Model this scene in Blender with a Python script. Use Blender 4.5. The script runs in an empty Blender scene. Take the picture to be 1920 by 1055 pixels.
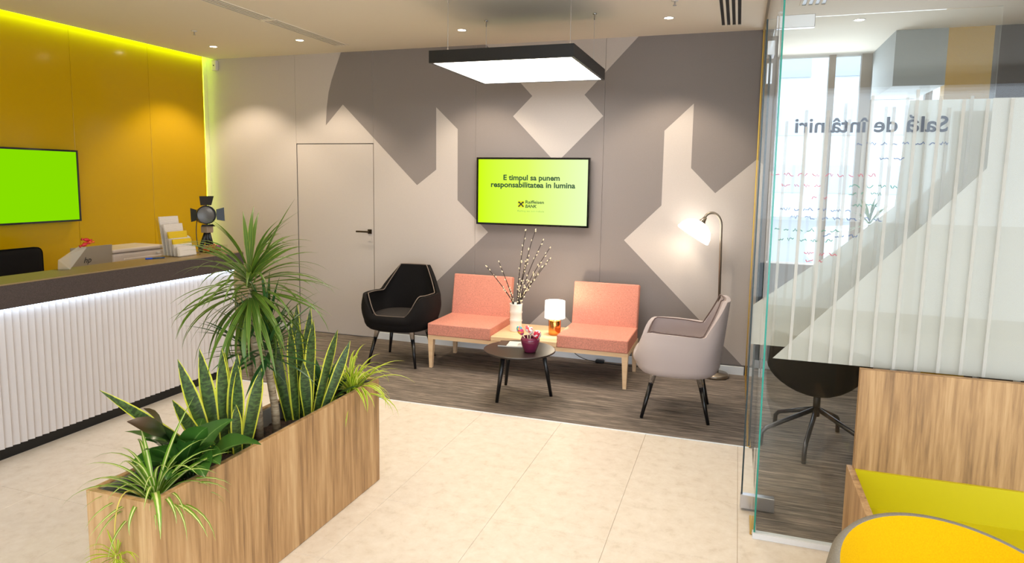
import bpy, bmesh, math, random
from mathutils import Vector, Matrix
random.seed(7)
PI = math.pi
scene = bpy.context.scene
COL = scene.collection

# ------------------------------------------------------------------ camera
cam_d = bpy.data.cameras.new('camera'); cam = bpy.data.objects.new('camera', cam_d); COL.objects.link(cam)
cam_d.sensor_width = 36.0; cam_d.lens = 1251.7 / 1920 * 36.0
cam_d.shift_x = 0.0; cam_d.shift_y = -(527.5 - 475.0) / 1920
cam_d.clip_start = 0.05; cam_d.clip_end = 300
# axes of the world seen from the camera (x right, y down, z forward), fitted to the vanishing points
def _n(v): return v / v.length
_dX = _n(-Vector((-2787 - 960, 282 - 475, 1251.7))); _dY = _n(Vector((1385 - 960, 342 - 475, 1251.7)))
_dX = _n(_dX - _dY * _dX.dot(_dY)); _dZ = _dX.cross(_dY)
right = Vector((_dX[0], _dY[0], _dZ[0])); down = Vector((_dX[1], _dY[1], _dZ[1])); fwd = Vector((_dX[2], _dY[2], _dZ[2]))
cam.matrix_world = Matrix(((right.x, -down.x, -fwd.x, 0), (right.y, -down.y, -fwd.y, 0), (right.z, -down.z, -fwd.z, 1.70), (0, 0, 0, 1)))
scene.camera = cam

# ------------------------------------------------------------------ world, daylight, exposure
world = bpy.data.worlds.new('sky'); scene.world = world; world.use_nodes = True
wn = world.node_tree; wn.nodes.clear()
wo = wn.nodes.new('ShaderNodeOutputWorld'); wb = wn.nodes.new('ShaderNodeBackground')
wb.inputs[0].default_value = (0.80, 0.90, 1.0, 1); wb.inputs[1].default_value = 2.4
wn.links.new(wb.outputs[0], wo.inputs[0])
scene.view_settings.view_transform = 'Standard'; scene.view_settings.look = 'None'
scene.view_settings.gamma = 1.0; scene.view_settings.use_curve_mapping = False
scene.view_settings.exposure = 0.4
scene.cycles.caustics_reflective = False; scene.cycles.caustics_refractive = False
scene.cycles.sample_clamp_indirect = 6.0; scene.cycles.max_bounces = 10; scene.cycles.diffuse_bounces = 5
scene.cycles.transparent_max_bounces = 24; scene.cycles.use_denoising = True

def area_light(name, loc, rot, sx, sy, power, color):
    d = bpy.data.lights.new(name, 'AREA'); d.shape = 'RECTANGLE'; d.size = sx; d.size_y = sy
    d.energy = power; d.color = color
    o = bpy.data.objects.new(name, d); COL.objects.link(o); o.location = loc; o.rotation_euler = rot
    return o
# daylight through the shopfront behind the photographer and through the meeting room windows
DAY = 70
area_light('daylight_shopfront', (0.3, -1.93, 1.5), (PI / 2, 0, 0), 5.4, 2.5, DAY, (0.76, 0.88, 1.0))
area_light('added_side_daylight', (3.22, 0.2, 1.5), (PI / 2, 0, PI / 2), 3.8, 2.5, 22, (0.90, 0.95, 1.0))  # unseen side daylight, added to brighten the hall
area_light('daylight_meeting_room', (1.0, 7.40, 1.9), (-PI / 2, 0, 0), 2.0, 1.9, 30, (0.86, 0.93, 1.0))

# ------------------------------------------------------------------ materials
def new_mat(name):
    m = bpy.data.materials.new(name); m.use_nodes = True
    return m, m.node_tree, m.node_tree.nodes['Principled BSDF']
def srgb(r, g, b):
    f = lambda c: (c / 255 / 12.92) if c / 255 <= 0.04045 else ((c / 255 + 0.055) / 1.055) ** 2.4
    return (f(r), f(g), f(b), 1)
def plain(name, col, rough=0.5, metal=0.0, spec=0.5, bump=0, bscale=200, var=0.0, coat=0):
    m, t, b = new_mat(name)
    b.inputs['Base Color'].default_value = col; b.inputs['Roughness'].default_value = rough
    b.inputs['Metallic'].default_value = metal; b.inputs['Specular IOR Level'].default_value = spec
    b.inputs['Coat Weight'].default_value = coat
    if bump or var:
        tc = t.nodes.new('ShaderNodeTexCoord'); nz = t.nodes.new('ShaderNodeTexNoise')
        nz.inputs['Scale'].default_value = bscale; nz.inputs['Detail'].default_value = 3
        t.links.new(tc.outputs['Object'], nz.inputs['Vector'])
        if bump:
            bp = t.nodes.new('ShaderNodeBump'); bp.inputs['Strength'].default_value = bump; bp.inputs['Distance'].default_value = 0.002
            t.links.new(nz.outputs['Fac'], bp.inputs['Height']); t.links.new(bp.outputs[0], b.inputs['Normal'])
        if var:
            rp = t.nodes.new('ShaderNodeValToRGB')
            c0 = tuple(max(0, c * (1 - var)) for c in col[:3]) + (1,); c1 = tuple(min(1, c * (1 + var)) for c in col[:3]) + (1,)
            rp.color_ramp.elements[0].position = 0.35; rp.color_ramp.elements[1].position = 0.65
            rp.color_ramp.elements[0].color = c0; rp.color_ramp.elements[1].color = c1
            t.links.new(nz.outputs['Fac'], rp.inputs[0]); t.links.new(rp.outputs[0], b.inputs['Base Color'])
    return m
def emit(name, col, strength):
    m = bpy.data.materials.new(name); m.use_nodes = True; t = m.node_tree; t.nodes.clear()
    o = t.nodes.new('ShaderNodeOutputMaterial'); e = t.nodes.new('ShaderNodeEmission')
    e.inputs[0].default_value = col; e.inputs[1].default_value = strength
    t.links.new(e.outputs[0], o.inputs[0]); return m
def stretched(name, cols, scl, rough=0.5, det=6, bump=0.0, extra=None, pos=None):
    """noise stretched along an axis: wood grain, woven flooring, linen"""
    m, t, b = new_mat(name)
    tc = t.nodes.new('ShaderNodeTexCoord'); mp = t.nodes.new('ShaderNodeMapping'); mp.inputs['Scale'].default_value = scl
    nz = t.nodes.new('ShaderNodeTexNoise'); nz.inputs['Scale'].default_value = 1.0; nz.inputs['Detail'].default_value = det
    nz.inputs['Roughness'].default_value = 0.62; nz.inputs['Distortion'].default_value = 0.25
    t.links.new(tc.outputs['Object'], mp.inputs[0]); t.links.new(mp.outputs[0], nz.inputs['Vector'])
    rp = t.nodes.new('ShaderNodeValToRGB'); el = rp.color_ramp.elements
    pos = pos or [0.3 + 0.4 * i / (len(cols) - 1) for i in range(len(cols))]
    while len(el) < len(cols): el.new(0.5)
    for e, c, p in zip(el, cols, pos): e.color = c; e.position = p
    fac = nz.outputs['Fac']
    if extra:
        mp2 = t.nodes.new('ShaderNodeMapping'); mp2.inputs['Scale'].default_value = extra[0]
        nz2 = t.nodes.new('ShaderNodeTexNoise'); nz2.inputs['Scale'].default_value = 1; nz2.inputs['Detail'].default_value = 3
        t.links.new(tc.outputs['Object'], mp2.inputs[0]); t.links.new(mp2.outputs[0], nz2.inputs['Vector'])
        mx = t.nodes.new('ShaderNodeMix'); mx.inputs[0].default_value = extra[1]
        t.links.new(nz.outputs['Fac'], mx.inputs[2]); t.links.new(nz2.outputs['Fac'], mx.inputs[3]); fac = mx.outputs[0]
    t.links.new(fac, rp.inputs[0]); t.links.new(rp.outputs[0], b.inputs['Base Color'])
    b.inputs['Roughness'].default_value = rough
    if bump:
        bp = t.nodes.new('ShaderNodeBump'); bp.inputs['Strength'].default_value = bump; bp.inputs['Distance'].default_value = 0.0015
        t.links.new(fac, bp.inputs['Height']); t.links.new(bp.outputs[0], b.inputs['Normal'])
    return m
def thin_glass(name, tint, refl=1.0, rough=0.0):
    m = bpy.data.materials.new(name); m.use_nodes = True; t = m.node_tree; t.nodes.clear()
    o = t.nodes.new('ShaderNodeOutputMaterial'); tr = t.nodes.new('ShaderNodeBsdfTransparent'); gl = t.nodes.new('ShaderNodeBsdfGlossy')
    gl.inputs['Roughness'].default_value = rough; gl.inputs['Color'].default_value = (refl, refl, refl, 1)
    tr.inputs[0].default_value = tint
    lw = t.nodes.new('ShaderNodeLayerWeight'); lw.inputs[0].default_value = 0.5
    pw = t.nodes.new('ShaderNodeMath'); pw.operation = 'POWER'; pw.inputs[1].default_value = 4.0
    ml = t.nodes.new('ShaderNodeMath'); ml.operation = 'MULTIPLY_ADD'; ml.inputs[1].default_value = 0.75; ml.inputs[2].default_value = 0.022
    mx = t.nodes.new('ShaderNodeMixShader')
    t.links.new(lw.outputs['Facing'], pw.inputs[0]); t.links.new(pw.outputs[0], ml.inputs[0]); t.links.new(ml.outputs[0], mx.inputs[0])
    t.links.new(tr.outputs[0], mx.inputs[1]); t.links.new(gl.outputs[0], mx.inputs[2]); t.links.new(mx.outputs[0], o.inputs[0])
    return m
def frosted(name, clear, col):
    m = bpy.data.materials.new(name); m.use_nodes = True; t = m.node_tree; t.nodes.clear()
    o = t.nodes.new('ShaderNodeOutputMaterial'); tr = t.nodes.new('ShaderNodeBsdfTransparent')
    tl = t.nodes.new('ShaderNodeBsdfTranslucent'); df = t.nodes.new('ShaderNodeBsdfDiffuse')
    tl.inputs[0].default_value = col; df.inputs[0].default_value = col
    a = t.nodes.new('ShaderNodeMixShader'); a.inputs[0].default_value = 0.55
    t.links.new(tl.outputs[0], a.inputs[1]); t.links.new(df.outputs[0], a.inputs[2])
    b = t.nodes.new('ShaderNodeMixShader'); b.inputs[0].default_value = 1 - clear
    t.links.new(tr.outputs[0], b.inputs[1]); t.links.new(a.outputs[0], b.inputs[2]); t.links.new(b.outputs[0], o.inputs[0])
    return m
def ramp_uv(name, axis, stops, rough=0.4, transl=0.0, bands=None):
    """leaf colouring from the leaf's own uv (u across, v along)"""
    m, t, b = new_mat(name)
    uv = t.nodes.new('ShaderNodeUVMap'); sp = t.nodes.new('ShaderNodeSeparateXYZ'); t.links.new(uv.outputs[0], sp.inputs[0])
    rp = t.nodes.new('ShaderNodeValToRGB'); el = rp.color_ramp.elements
    while len(el) < len(stops): el.new(0.5)
    for e, (p, c) in zip(el, stops): e.position = p; e.color = c
    t.links.new(sp.outputs[axis], rp.inputs[0]); out = rp.outputs[0]
    if bands:
        nz = t.nodes.new('ShaderNodeTexNoise'); mp = t.nodes.new('ShaderNodeMapping'); mp.inputs['Scale'].default_value = bands[0]
        t.links.new(uv.outputs[0], mp.inputs[0]); t.links.new(mp.outputs[0], nz.inputs['Vector']); nz.inputs['Scale'].default_value = 1
        r2 = t.nodes.new('ShaderNodeValToRGB'); r2.color_ramp.elements[0].position = 0.42; r2.color_ramp.elements[1].position = 0.58
        r2.color_ramp.elements[0].color = (bands[1],) * 3 + (1,); r2.color_ramp.elements[1].color = (1.15,) * 3 + (1,)
        mx = t.nodes.new('ShaderNodeMix'); mx.data_type = 'RGBA'; mx.blend_type = 'MULTIPLY'; mx.inputs[0].default_value = 1
        r3 = t.nodes.new('ShaderNodeValToRGB'); r3.color_ramp.interpolation = 'CONSTANT'; e3 = r3.color_ramp.elements
        e3[0].color = (0, 0, 0, 1); e3[1].position = 0.13; e3[1].color = (1, 1, 1, 1); ex = e3.new(0.88); ex.color = (0, 0, 0, 1)
        t.links.new(sp.outputs[axis], r3.inputs[0]); t.links.new(r3.outputs[0], mx.inputs[0])
        t.links.new(nz.outputs['Fac'], r2.inputs[0]); t.links.new(out, mx.inputs[6]); t.links.new(r2.outputs[0], mx.inputs[7]); out = mx.outputs[2]
    t.links.new(out, b.inputs['Base Color']); b.inputs['Roughness'].default_value = rough
    if transl:
        tl = t.nodes.new('ShaderNodeBsdfTranslucent'); ms = t.nodes.new('ShaderNodeMixShader'); ms.inputs[0].default_value = transl
        t.links.new(out, tl.inputs[0]); o = t.nodes['Material Output']
        t.links.new(b.outputs[0], ms.inputs[1]); t.links.new(tl.outputs[0], ms.inputs[2]); t.links.new(ms.outputs[0], o.inputs[0])
    return m

M = {}
M['wall_light'] = plain('light_linen_wall', srgb(196, 187, 182), 0.8, bump=0.25, bscale=350, var=0.03)
M['wall_dark'] = plain('dark_linen_wall', srgb(136, 128, 126), 0.8, bump=0.25, bscale=350, var=0.04)
M['wall_white'] = plain('white_wall', srgb(215, 210, 202), 0.8)
M['yellow_wall'] = plain('yellow_back_painted_panel', srgb(206, 163, 0), 0.12, spec=0.35)
M['ceiling'] = plain('ceiling_paint', srgb(240, 232, 218), 0.9)
M['cove'] = plain('cove_paint', srgb(240, 235, 190), 0.8)
M['led_lime'] = emit('lime_led_strip', (0.50, 1.0, 0.02, 1), 9)
M['led_lime_end'] = emit('lime_led_strip_end', (0.66, 1.0, 0.03, 1), 5)
M['led_white'] = emit('cool_white_led_strip', (0.66, 0.82, 1.0, 1), 6)
M['alu'] = plain('satin_aluminium', srgb(230, 234, 240), 0.4)
M['chrome'] = plain('polished_chrome', srgb(225, 225, 228), 0.08, 1.0)
M['steel'] = plain('brushed_steel', srgb(200, 200, 205), 0.28, 1.0)
M['black'] = plain('black_plastic', srgb(18, 18, 20), 0.35)
M['black_gloss'] = plain('gloss_black_frame', srgb(8, 8, 10), 0.08, coat=0.5)
M['black_leg'] = plain('black_lacquer', srgb(16, 16, 19), 0.3)
M['black_fabric'] = plain('black_upholstery', srgb(20, 17, 17), 0.85, bump=0.3, bscale=600, spec=0.2)
M['grey_fabric'] = plain('grey_upholstery', srgb(186, 174, 174), 0.85, bump=0.2, bscale=600, spec=0.2)
M['beige_thread'] = plain('beige_piping', srgb(120, 105, 95), 0.7)
M['brown_thread'] = plain('dark_piping', srgb(110, 92, 88), 0.7)
M['coral'] = plain('coral_fabric', srgb(214, 144, 126), 0.9, bump=0.5, bscale=190, var=0.20, spec=0.15)
M['beech'] = stretched('pale_beech_wood', [srgb(226, 186, 140), srgb(236, 200, 158), srgb(240, 208, 170)], (3, 30, 30), 0.4)
M['oak'] = stretched('sonoma_oak_wood', [srgb(128, 96, 62), srgb(164, 126, 83), srgb(180, 142, 97), srgb(197, 162, 118)], (55, 55, 3.2), 0.5,
                     det=8, bump=0.12, extra=((13, 13, 0.7), 0.5), pos=[0.36, 0.46, 0.53, 0.64])
M['carpet'] = stretched('streaked_woven_flooring', [srgb(58, 52, 48), srgb(98, 88, 80), srgb(124, 112, 102), srgb(168, 153, 138)], (6, 95, 10), 0.75, det=5,
                        extra=((1.6, 30, 5), 0.35), pos=[0.35, 0.46, 0.54, 0.66])
M['dark_top'] = plain('dark_brown_table_top', srgb(42, 33, 30), 0.38)
M['granite'] = plain('dark_granite_slab', srgb(66, 56, 54), 0.5, var=0.35, bscale=260)
M['slat'] = plain('white_pleated_panel', srgb(204, 198, 197), 0.55)
M['toe'] = plain('black_plinth', srgb(12, 11, 12), 0.5)
M['white_paint'] = plain('white_plastic', srgb(226, 222, 214), 0.4)
M['white_ceramic'] = plain('white_glazed_ceramic', srgb(238, 232, 224), 0.25)
M['printer'] = plain('printer_shell', srgb(206, 190, 178), 0.45)
M['laptop'] = plain('silver_laptop_lid', srgb(186, 172, 152), 0.35, 0.5)
M['copper'] = plain('copper_mirror_finish', srgb(222, 150, 80), 0.15, 1.0)
M['nickel'] = plain('satin_nickel', srgb(160, 148, 134), 0.32, 0.9)
M['handle'] = plain('dark_bronze_handle', srgb(70, 58, 44), 0.35, 0.9)
M['gold'] = plain('brass_seal', srgb(190, 150, 60), 0.35, 0.8)
M['glass'] = thin_glass('partition_glass', (0.975, 0.988, 0.984, 1), 1.0)
M['acrylic'] = thin_glass('clear_acrylic', (0.96, 0.96, 0.95, 1), 0.9)
M['window_glass'] = thin_glass('window_glass', (0.97, 0.985, 1.0, 1), 0.9)
M['glass_edge'] = plain('teal_glass_edge', srgb(10, 138, 122), 0.15, spec=0.8)
M['film'] = frosted('frosted_film', 0.24, (0.76, 0.73, 0.67, 1))
M['film_strip'] = frosted('frosted_film_strip', 0.50, (0.78, 0.76, 0.72, 1))
M['navy'] = plain('navy_lettering', srgb(28, 34, 58), 0.5)
M['screen_green'] = emit('green_screen', srgb(140, 226, 0), 0.72)
M['ink'] = plain('dark_green_screen_ink', srgb(8, 60, 30), 0.6)
M['ink_black'] = plain('black_screen_ink', srgb(10, 24, 14), 0.6)
M['tagline'] = plain('pale_green_screen_ink', srgb(120, 170, 80), 0.6)
M['mark'] = emit('yellow_mark_square', srgb(240, 245, 50), 0.72)
M['diffuser'] = emit('panel_diffuser', (1.0, 0.93, 0.84, 1), 9.0)
M['spot_lens'] = emit('downlight_lens', (1.0, 0.88, 0.72, 1), 30)
M['shade_glow'] = emit('glowing_lamp_glass', (1.0, 0.92, 0.80, 1), 4.0)
M['table_shade'] = emit('glowing_lamp_shade', (1.0, 0.90, 0.76, 1), 2.6)
M['soil'] = plain('potting_soil', srgb(52, 36, 26), 0.95, bump=1.0, bscale=90, var=0.5)
M['liner'] = plain('grey_planter_liner', srgb(118, 114, 108), 0.5)
M['trunk'] = stretched('dracaena_bark', [srgb(104, 84, 62), srgb(158, 138, 110), srgb(184, 168, 142)], (20, 20, 90), 0.85, bump=0.5)
M['drac'] = ramp_uv('dracaena_leaf', 0, [(0.0, srgb(138, 154, 60)), (0.2, srgb(70, 106, 36)), (0.5, srgb(98, 128, 46)), (0.8, srgb(70, 106, 36)), (1.0, srgb(138, 154, 60))], 0.35, 0.25)
M['drac_dark'] = ramp_uv('dark_dracaena_leaf', 0, [(0.0, srgb(58, 100, 46)), (0.5, srgb(40, 84, 44)), (1.0, srgb(66, 106, 46))], 0.35, 0.2)
M['sans'] = ramp_uv('snake_plant_leaf', 0, [(0.0, srgb(214, 212, 60)), (0.10, srgb(200, 202, 64)), (0.13, srgb(68, 92, 40)), (0.87, srgb(68, 92, 40)), (0.90, srgb(200, 202, 64)), (1.0, srgb(214, 212, 60))], 0.4, 0.1,
                    bands=((2.2, 34, 1), 0.45))
M['spider'] = ramp_uv('spider_plant_leaf', 0, [(0.0, srgb(104, 150, 36)), (0.3, srgb(120, 162, 44)), (0.4, srgb(232, 232, 168)), (0.6, srgb(232, 232, 168)), (0.7, srgb(120, 162, 44)), (1.0, srgb(104, 150, 36))], 0.4, 0.3)
M['spider_bright'] = ramp_uv('bright_spider_plant_leaf', 0, [(0.0, srgb(226, 226, 110)), (0.25, srgb(190, 206, 50)), (0.4, srgb(128, 170, 26)), (0.6, srgb(128, 170, 26)), (0.75, srgb(190, 206, 50)), (1.0, srgb(226, 226, 110))], 0.4, 0.3)
M['lily'] = ramp_uv('peace_lily_leaf', 0, [(0.0, srgb(52, 92, 32)), (0.46, srgb(62, 106, 40)), (0.5, srgb(116, 152, 74)), (0.54, srgb(62, 106, 40)), (1.0, srgb(52, 92, 32))], 0.25, 0.18)
M['lily_brown'] = ramp_uv('browned_lily_leaf', 1, [(0.0, srgb(44, 84, 34)), (0.6, srgb(52, 78, 36)), (0.85, srgb(70, 52, 30)), (1.0, srgb(60, 40, 26))], 0.35, 0.1)
M['twig'] = plain('dark_willow_twig', srgb(44, 34, 32), 0.7)
M['catkin'] = plain('cream_catkin', srgb(236, 224, 196), 0.9)
M['pot_purple'] = plain('plum_glazed_pot', srgb(112, 34, 66), 0.15, coat=0.4)
M['yellow_felt'] = plain('mustard_felt', srgb(198, 152, 0), 0.9, bump=0.3, bscale=300, var=0.08, spec=0.1)
M['grey_felt'] = plain('grey_felt', srgb(128, 122, 112), 0.9, bump=0.3, bscale=300, var=0.1, spec=0.1)
M['lime_board'] = plain('chartreuse_board', srgb(196, 182, 0), 0.4)
M['dark_wall'] = plain('dark_brown_wall', srgb(70, 60, 56), 0.6)
M['ochre_wall'] = plain('ochre_wall', srgb(196, 150, 30), 0.6)
M['grey_bulkhead'] = plain('blue_grey_bulkhead', srgb(150, 156, 158), 0.7)
M['mullion'] = plain('taupe_window_frame', srgb(150, 136, 122), 0.5)
M['lens_grey'] = plain('grey_studio_lens', srgb(100, 98, 96), 0.3, 0.2)

# floor tile: cream engineered marble
def tile_mat():
    m, t, b = new_mat('cream_marble_tile')
    tc = t.nodes.new('ShaderNodeNewGeometry')
    n1 = t.nodes.new('ShaderNodeTexNoise'); n1.inputs['Scale'].default_value = 14; n1.inputs['Detail'].default_value = 8; n1.inputs['Roughness'].default_value = 0.7
    n1.inputs['Distortion'].default_value = 0.25
    t.links.new(tc.outputs['Position'], n1.inputs['Vector'])
    rp = t.nodes.new('ShaderNodeValToRGB'); el = rp.color_ramp.elements
    el[0].position = 0.32; el[0].color = srgb(208, 195, 178); el[1].position = 0.66; el[1].color = srgb(227, 217, 204)
    e = el.new(0.44); e.color = srgb(219, 207, 192)
    t.links.new(n1.outputs['Fac'], rp.inputs[0]); t.links.new(rp.outputs[0], b.inputs['Base Color'])
    b.inputs['Roughness'].default_value = 0.38; b.inputs['Specular IOR Level'].default_value = 0.35
    return m
M['tile'] = tile_mat()
M['grout'] = plain('tile_grout', srgb(214, 199, 180), 0.8)
def screen_mat():
    m = bpy.data.materials.new('lime_screen'); m.use_nodes = True; t = m.node_tree; t.nodes.clear()
    o = t.nodes.new('ShaderNodeOutputMaterial'); e = t.nodes.new('ShaderNodeEmission'); e.inputs[1].default_value = 0.80
    tc = t.nodes.new('ShaderNodeTexCoord'); sp = t.nodes.new('ShaderNodeSeparateXYZ'); t.links.new(tc.outputs['Generated'], sp.inputs[0])
    rp = t.nodes.new('ShaderNodeValToRGB'); el = rp.color_ramp.elements
    el[0].position = 0; el[0].color = srgb(206, 250, 20); el[1].position = 1; el[1].color = srgb(232, 252, 190)
    x = el.new(0.45); x.color = srgb(222, 252, 100); t.links.new(sp.outputs[0], rp.inputs[0])
    t.links.new(rp.outputs[0], e.inputs[0]); t.links.new(e.outputs[0], o.inputs[0]); return m
M['screen_lime'] = screen_mat()

# ------------------------------------------------------------------ object helpers
WORG = {}
def thing(name, label, cat, loc=(0, 0, 0), rotz=0.0, group=None):
    o = bpy.data.objects.new(name, None); COL.objects.link(o); o.empty_display_size = 0.1
    o.location = loc; o.rotation_euler = (0, 0, rotz); o['label'] = label; o['category'] = cat
    if group: o['group'] = group
    WORG[o] = Vector(loc); return o
def tag(o, label, cat, group=None):
    o['label'] = label; o['category'] = cat
    if group: o['group'] = group
    return o
def structure(o): o['kind'] = 'structure'; return o
def obj(name, bm, mat, parent=None, local=False, smooth=False):
    """one mesh object; geometry in world coordinates unless local (then in the parent's frame)"""
    if isinstance(bm, bpy.types.Mesh): me = bm
    else:
        me = bpy.data.meshes.new(name); bm.normal_update(); bm.to_mesh(me); bm.free()
        if smooth:
            for p in me.polygons: p.use_smooth = True
    mats = mat if isinstance(mat, (list, tuple)) else [mat]
    if not me.materials:
        for mm in mats: me.materials.append(M[mm] if isinstance(mm, str) else mm)
    o = bpy.data.objects.new(name, me); COL.objects.link(o); WORG[o] = Vector((0, 0, 0))
    if parent:
        o.parent = parent
        if not local: o.location = -WORG[parent]
        else: WORG[o] = WORG[parent]
    return o
def empty_struct(name):
    o = bpy.data.objects.new(name, None); COL.objects.link(o); o['kind'] = 'structure'; WORG[o] = Vector((0, 0, 0)); return o
def BM(): return bmesh.new()
def box(bm, x0, x1, y0, y1, z0, z1, bev=0.0, seg=2, mi=0):
    r = bmesh.ops.create_cube(bm, size=1.0)
    vs = r['verts']
    for v in vs:
        v.co.x = (x0 + x1) / 2 + v.co.x * (x1 - x0); v.co.y = (y0 + y1) / 2 + v.co.y * (y1 - y0); v.co.z = (z0 + z1) / 2 + v.co.z * (z1 - z0)
    if mi:
        for f in set(f for v in vs for f in v.link_faces): f.material_index = mi
    if bev:
        es = list({e for v in vs for e in v.link_edges})
        bmesh.ops.bevel(bm, geom=es, offset=bev, segments=seg, profile=0.5, affect='EDGES')
    return bm
def bx(x0, x1, y0, y1, z0, z1, bev=0.0, seg=2): return box(BM(), x0, x1, y0, y1, z0, z1, bev, seg)
def frame_axes(d):
    d = Vector(d).normalized(); a = Vector((0, 0, 1)) if abs(d.z) < 0.95 else Vector((1, 0, 0))
    u = d.cross(a).normalized(); return u, d.cross(u).normalized()
def tube(bm, pts, rad, n=10, cap=True):
    """tube along a polyline; rad a number or one per point"""
    pts = [Vector(p) for p in pts]; rs = rad if isinstance(rad, (list, tuple)) else [rad] * len(pts)
    rings = []; u = None
    for i, p in enumerate(pts):
        d = (pts[min(i + 1, len(pts) - 1)] - pts[max(i - 1, 0)]).normalized()
        if u is None: u, w = frame_axes(d)
        else:
            u = (u - d * u.dot(d)); u = u.normalized() if u.length > 1e-6 else frame_axes(d)[0]; w = d.cross(u).normalized()
        rings.append([bm.verts.new(p + (u * math.cos(2 * PI * k / n) + w * math.sin(2 * PI * k / n)) * rs[i]) for k in range(n)])
    for a, b in zip(rings, rings[1:]):
        for k in range(n): bm.faces.new((a[k], a[(k + 1) % n], b[(k + 1) % n], b[k]))
    if cap:
        bm.faces.new(rings[0][::-1]); bm.faces.new(rings[-1])
    return bm
def lathe(bm, prof, c=(0, 0, 0), n=32, mat=None):
    """revolve (r, z) profile about z through c; mat optionally maps points"""
    rings = []
    for r, z in prof:
        if r < 1e-5: rings.append([bm.verts.new(Vector((0, 0, z)))])
        else: rings.append([bm.verts.new(Vector((r * math.cos(2 * PI * k / n), r * math.sin(2 * PI * k / n), z))) for k in range(n)])
    for a, b in zip(rings, rings[1:]):
        for k in range(n):
            k2 = (k + 1) % n
            if len(a) == 1 and len(b) == 1: continue
            if len(a) == 1: bm.faces.new((a[0], b[k2], b[k])) if False else bm.faces.new((a[0], b[k], b[k2]))
            elif len(b) == 1: bm.faces.new((a[k], b[0], a[k2]))
            else: bm.faces.new((a[k], b[k], b[k2], a[k2]))
    mtx = mat if mat is not None else Matrix.Translation(Vector(c))
    for ring in rings:
        for v in ring: v.co = mtx @ v.co
    bmesh.ops.recalc_face_normals(bm, faces=bm.faces)
    return bm
def axis_matrix(c, d):
    d = Vector(d).normalized(); u, w = frame_axes(d)
    return Matrix(((u.x, w.x, d.x, c[0]), (u.y, w.y, d.y, c[1]), (u.z, w.z, d.z, c[2]), (0, 0, 0, 1)))
def ellipsoid(bm, c, r, d=(0, 0, 1), n=12, m=8):
    pr = [(math.sin(PI * i / m) * r[0], -math.cos(PI * i / m) * r[1]) for i in range(m + 1)]
    pr[0] = (0, -r[1]); pr[-1] = (0, r[1])
    b2 = BM(); lathe(b2, pr, n=n, mat=axis_matrix(c, d)); tmp = bpy.data.meshes.new('tmp'); b2.to_mesh(tmp); b2.free(); bm.from_mesh(tmp); bpy.data.meshes.remove(tmp)
    return bm
def poly_prism(bm, pts, d):
    """polygon (list of 3d points) extruded by vector d"""
    vs = [bm.verts.new(Vector(p)) for p in pts]; f = bm.faces.new(vs)
    r = bmesh.ops.extrude_face_region(bm, geom=[f])
    for v in [g for g in r['geom'] if isinstance(g, bmesh.types.BMVert)]: v.co += Vector(d)
    bmesh.ops.recalc_face_normals(bm, faces=bm.faces); return bm
def bez(p0, p1, p2, p3, n=12):
    p0, p1, p2, p3 = map(Vector, (p0, p1, p2, p3)); out = []
    for i in range(n + 1):
        t = i / n; s = 1 - t
        out.append(p0 * s ** 3 + p1 * 3 * s * s * t + p2 * 3 * s * t * t + p3 * t ** 3)
    return out
def copy_tree(o, parent=None):
    c = o.copy(); COL.objects.link(c); WORG[c] = WORG.get(o, Vector((0, 0, 0))).copy()
    if parent is not None: c.parent = parent
    for ch in list(o.children): copy_tree(ch, c)
    return c
def text_mesh(s, size, offset=0.0, shear=0.0, align='CENTER', extrude=0.0, space=1.0):
    cu = bpy.data.curves.new('txt', 'FONT'); cu.body = s; cu.size = size; cu.align_x = align; cu.offset = offset; cu.shear = shear
    cu.extrude = extrude; cu.resolution_u = 4; cu.space_character = space; cu.space_line = 1.0
    o = bpy.data.objects.new('txt', cu); COL.objects.link(o); dg = bpy.context.evaluated_depsgraph_get(); dg.update()
    me = bpy.data.meshes.new_from_object(o.evaluated_get(dg)); bpy.data.objects.remove(o); bpy.data.curves.remove(cu)
    me.materials.clear(); return me
def text_obj(name, s, size, mat, parent, mtx, width=None, **kw):
    me = text_mesh(s, size, **kw)
    xs = [v.co.x for v in me.vertices]
    if width:
        k = width / (max(xs) - min(xs))
        for v in me.vertices: v.co.x *= k
    me.transform(mtx)
    return obj(name, me, mat, parent)

YB = 6.13; ZC = 2.974; XL = -5.65; YC = 3.268; XG = 0.145; YCAR = 4.425

# ================================================================== SETTING
# ---- floor: stone tiles as geometry on a grout bed, woven flooring beyond
floor = structure(obj('floor', bx(-5.75, 3.4, -2.1, YCAR, -0.12, -0.004), 'grout'))
tile_me = {}
TX, TY = 0.59, 0.59
i0 = 0
for i in range(-11, 6):
    xa, xb = 0.078 + i * TX, 0.078 + (i + 1) * TX
    xa, xb = max(xa, -5.75), min(xb, 3.4)
    if xb - xa < 0.02: continue
    for j in range(-9, 5):
        ya, yb_ = 2.41 + j * TY, 2.41 + (j + 1) * TY
        ya, yb_ = max(ya, -2.1), min(yb_, YCAR - 0.004)
        if yb_ - ya < 0.02: continue
        if xa > 0.16 and ya >= YC: continue
        key = (round(xb - xa, 3), round(yb_ - ya, 3))
        if key not in tile_me:
            b = bx(0.0007, key[0] - 0.0007, 0.0007, key[1] - 0.0007, -0.012, 0.0, 0.0012, 1)
            me = bpy.data.meshes.new('tile'); b.to_mesh(me); b.free(); me.materials.append(M['tile']); tile_me[key] = me
        o = bpy.data.objects.new('tile', tile_me[key]); COL.objects.link(o); o.parent = floor; o.location = (xa, ya, 0)
structure(obj('floor_carpet', bx(-5.75, 3.4, YCAR, 6.6, -0.12, 0.002), 'carpet'))
b = BM(); box(b, XG + 0.02, 3.4, YC, YCAR, -0.012, 0.0025)
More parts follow.
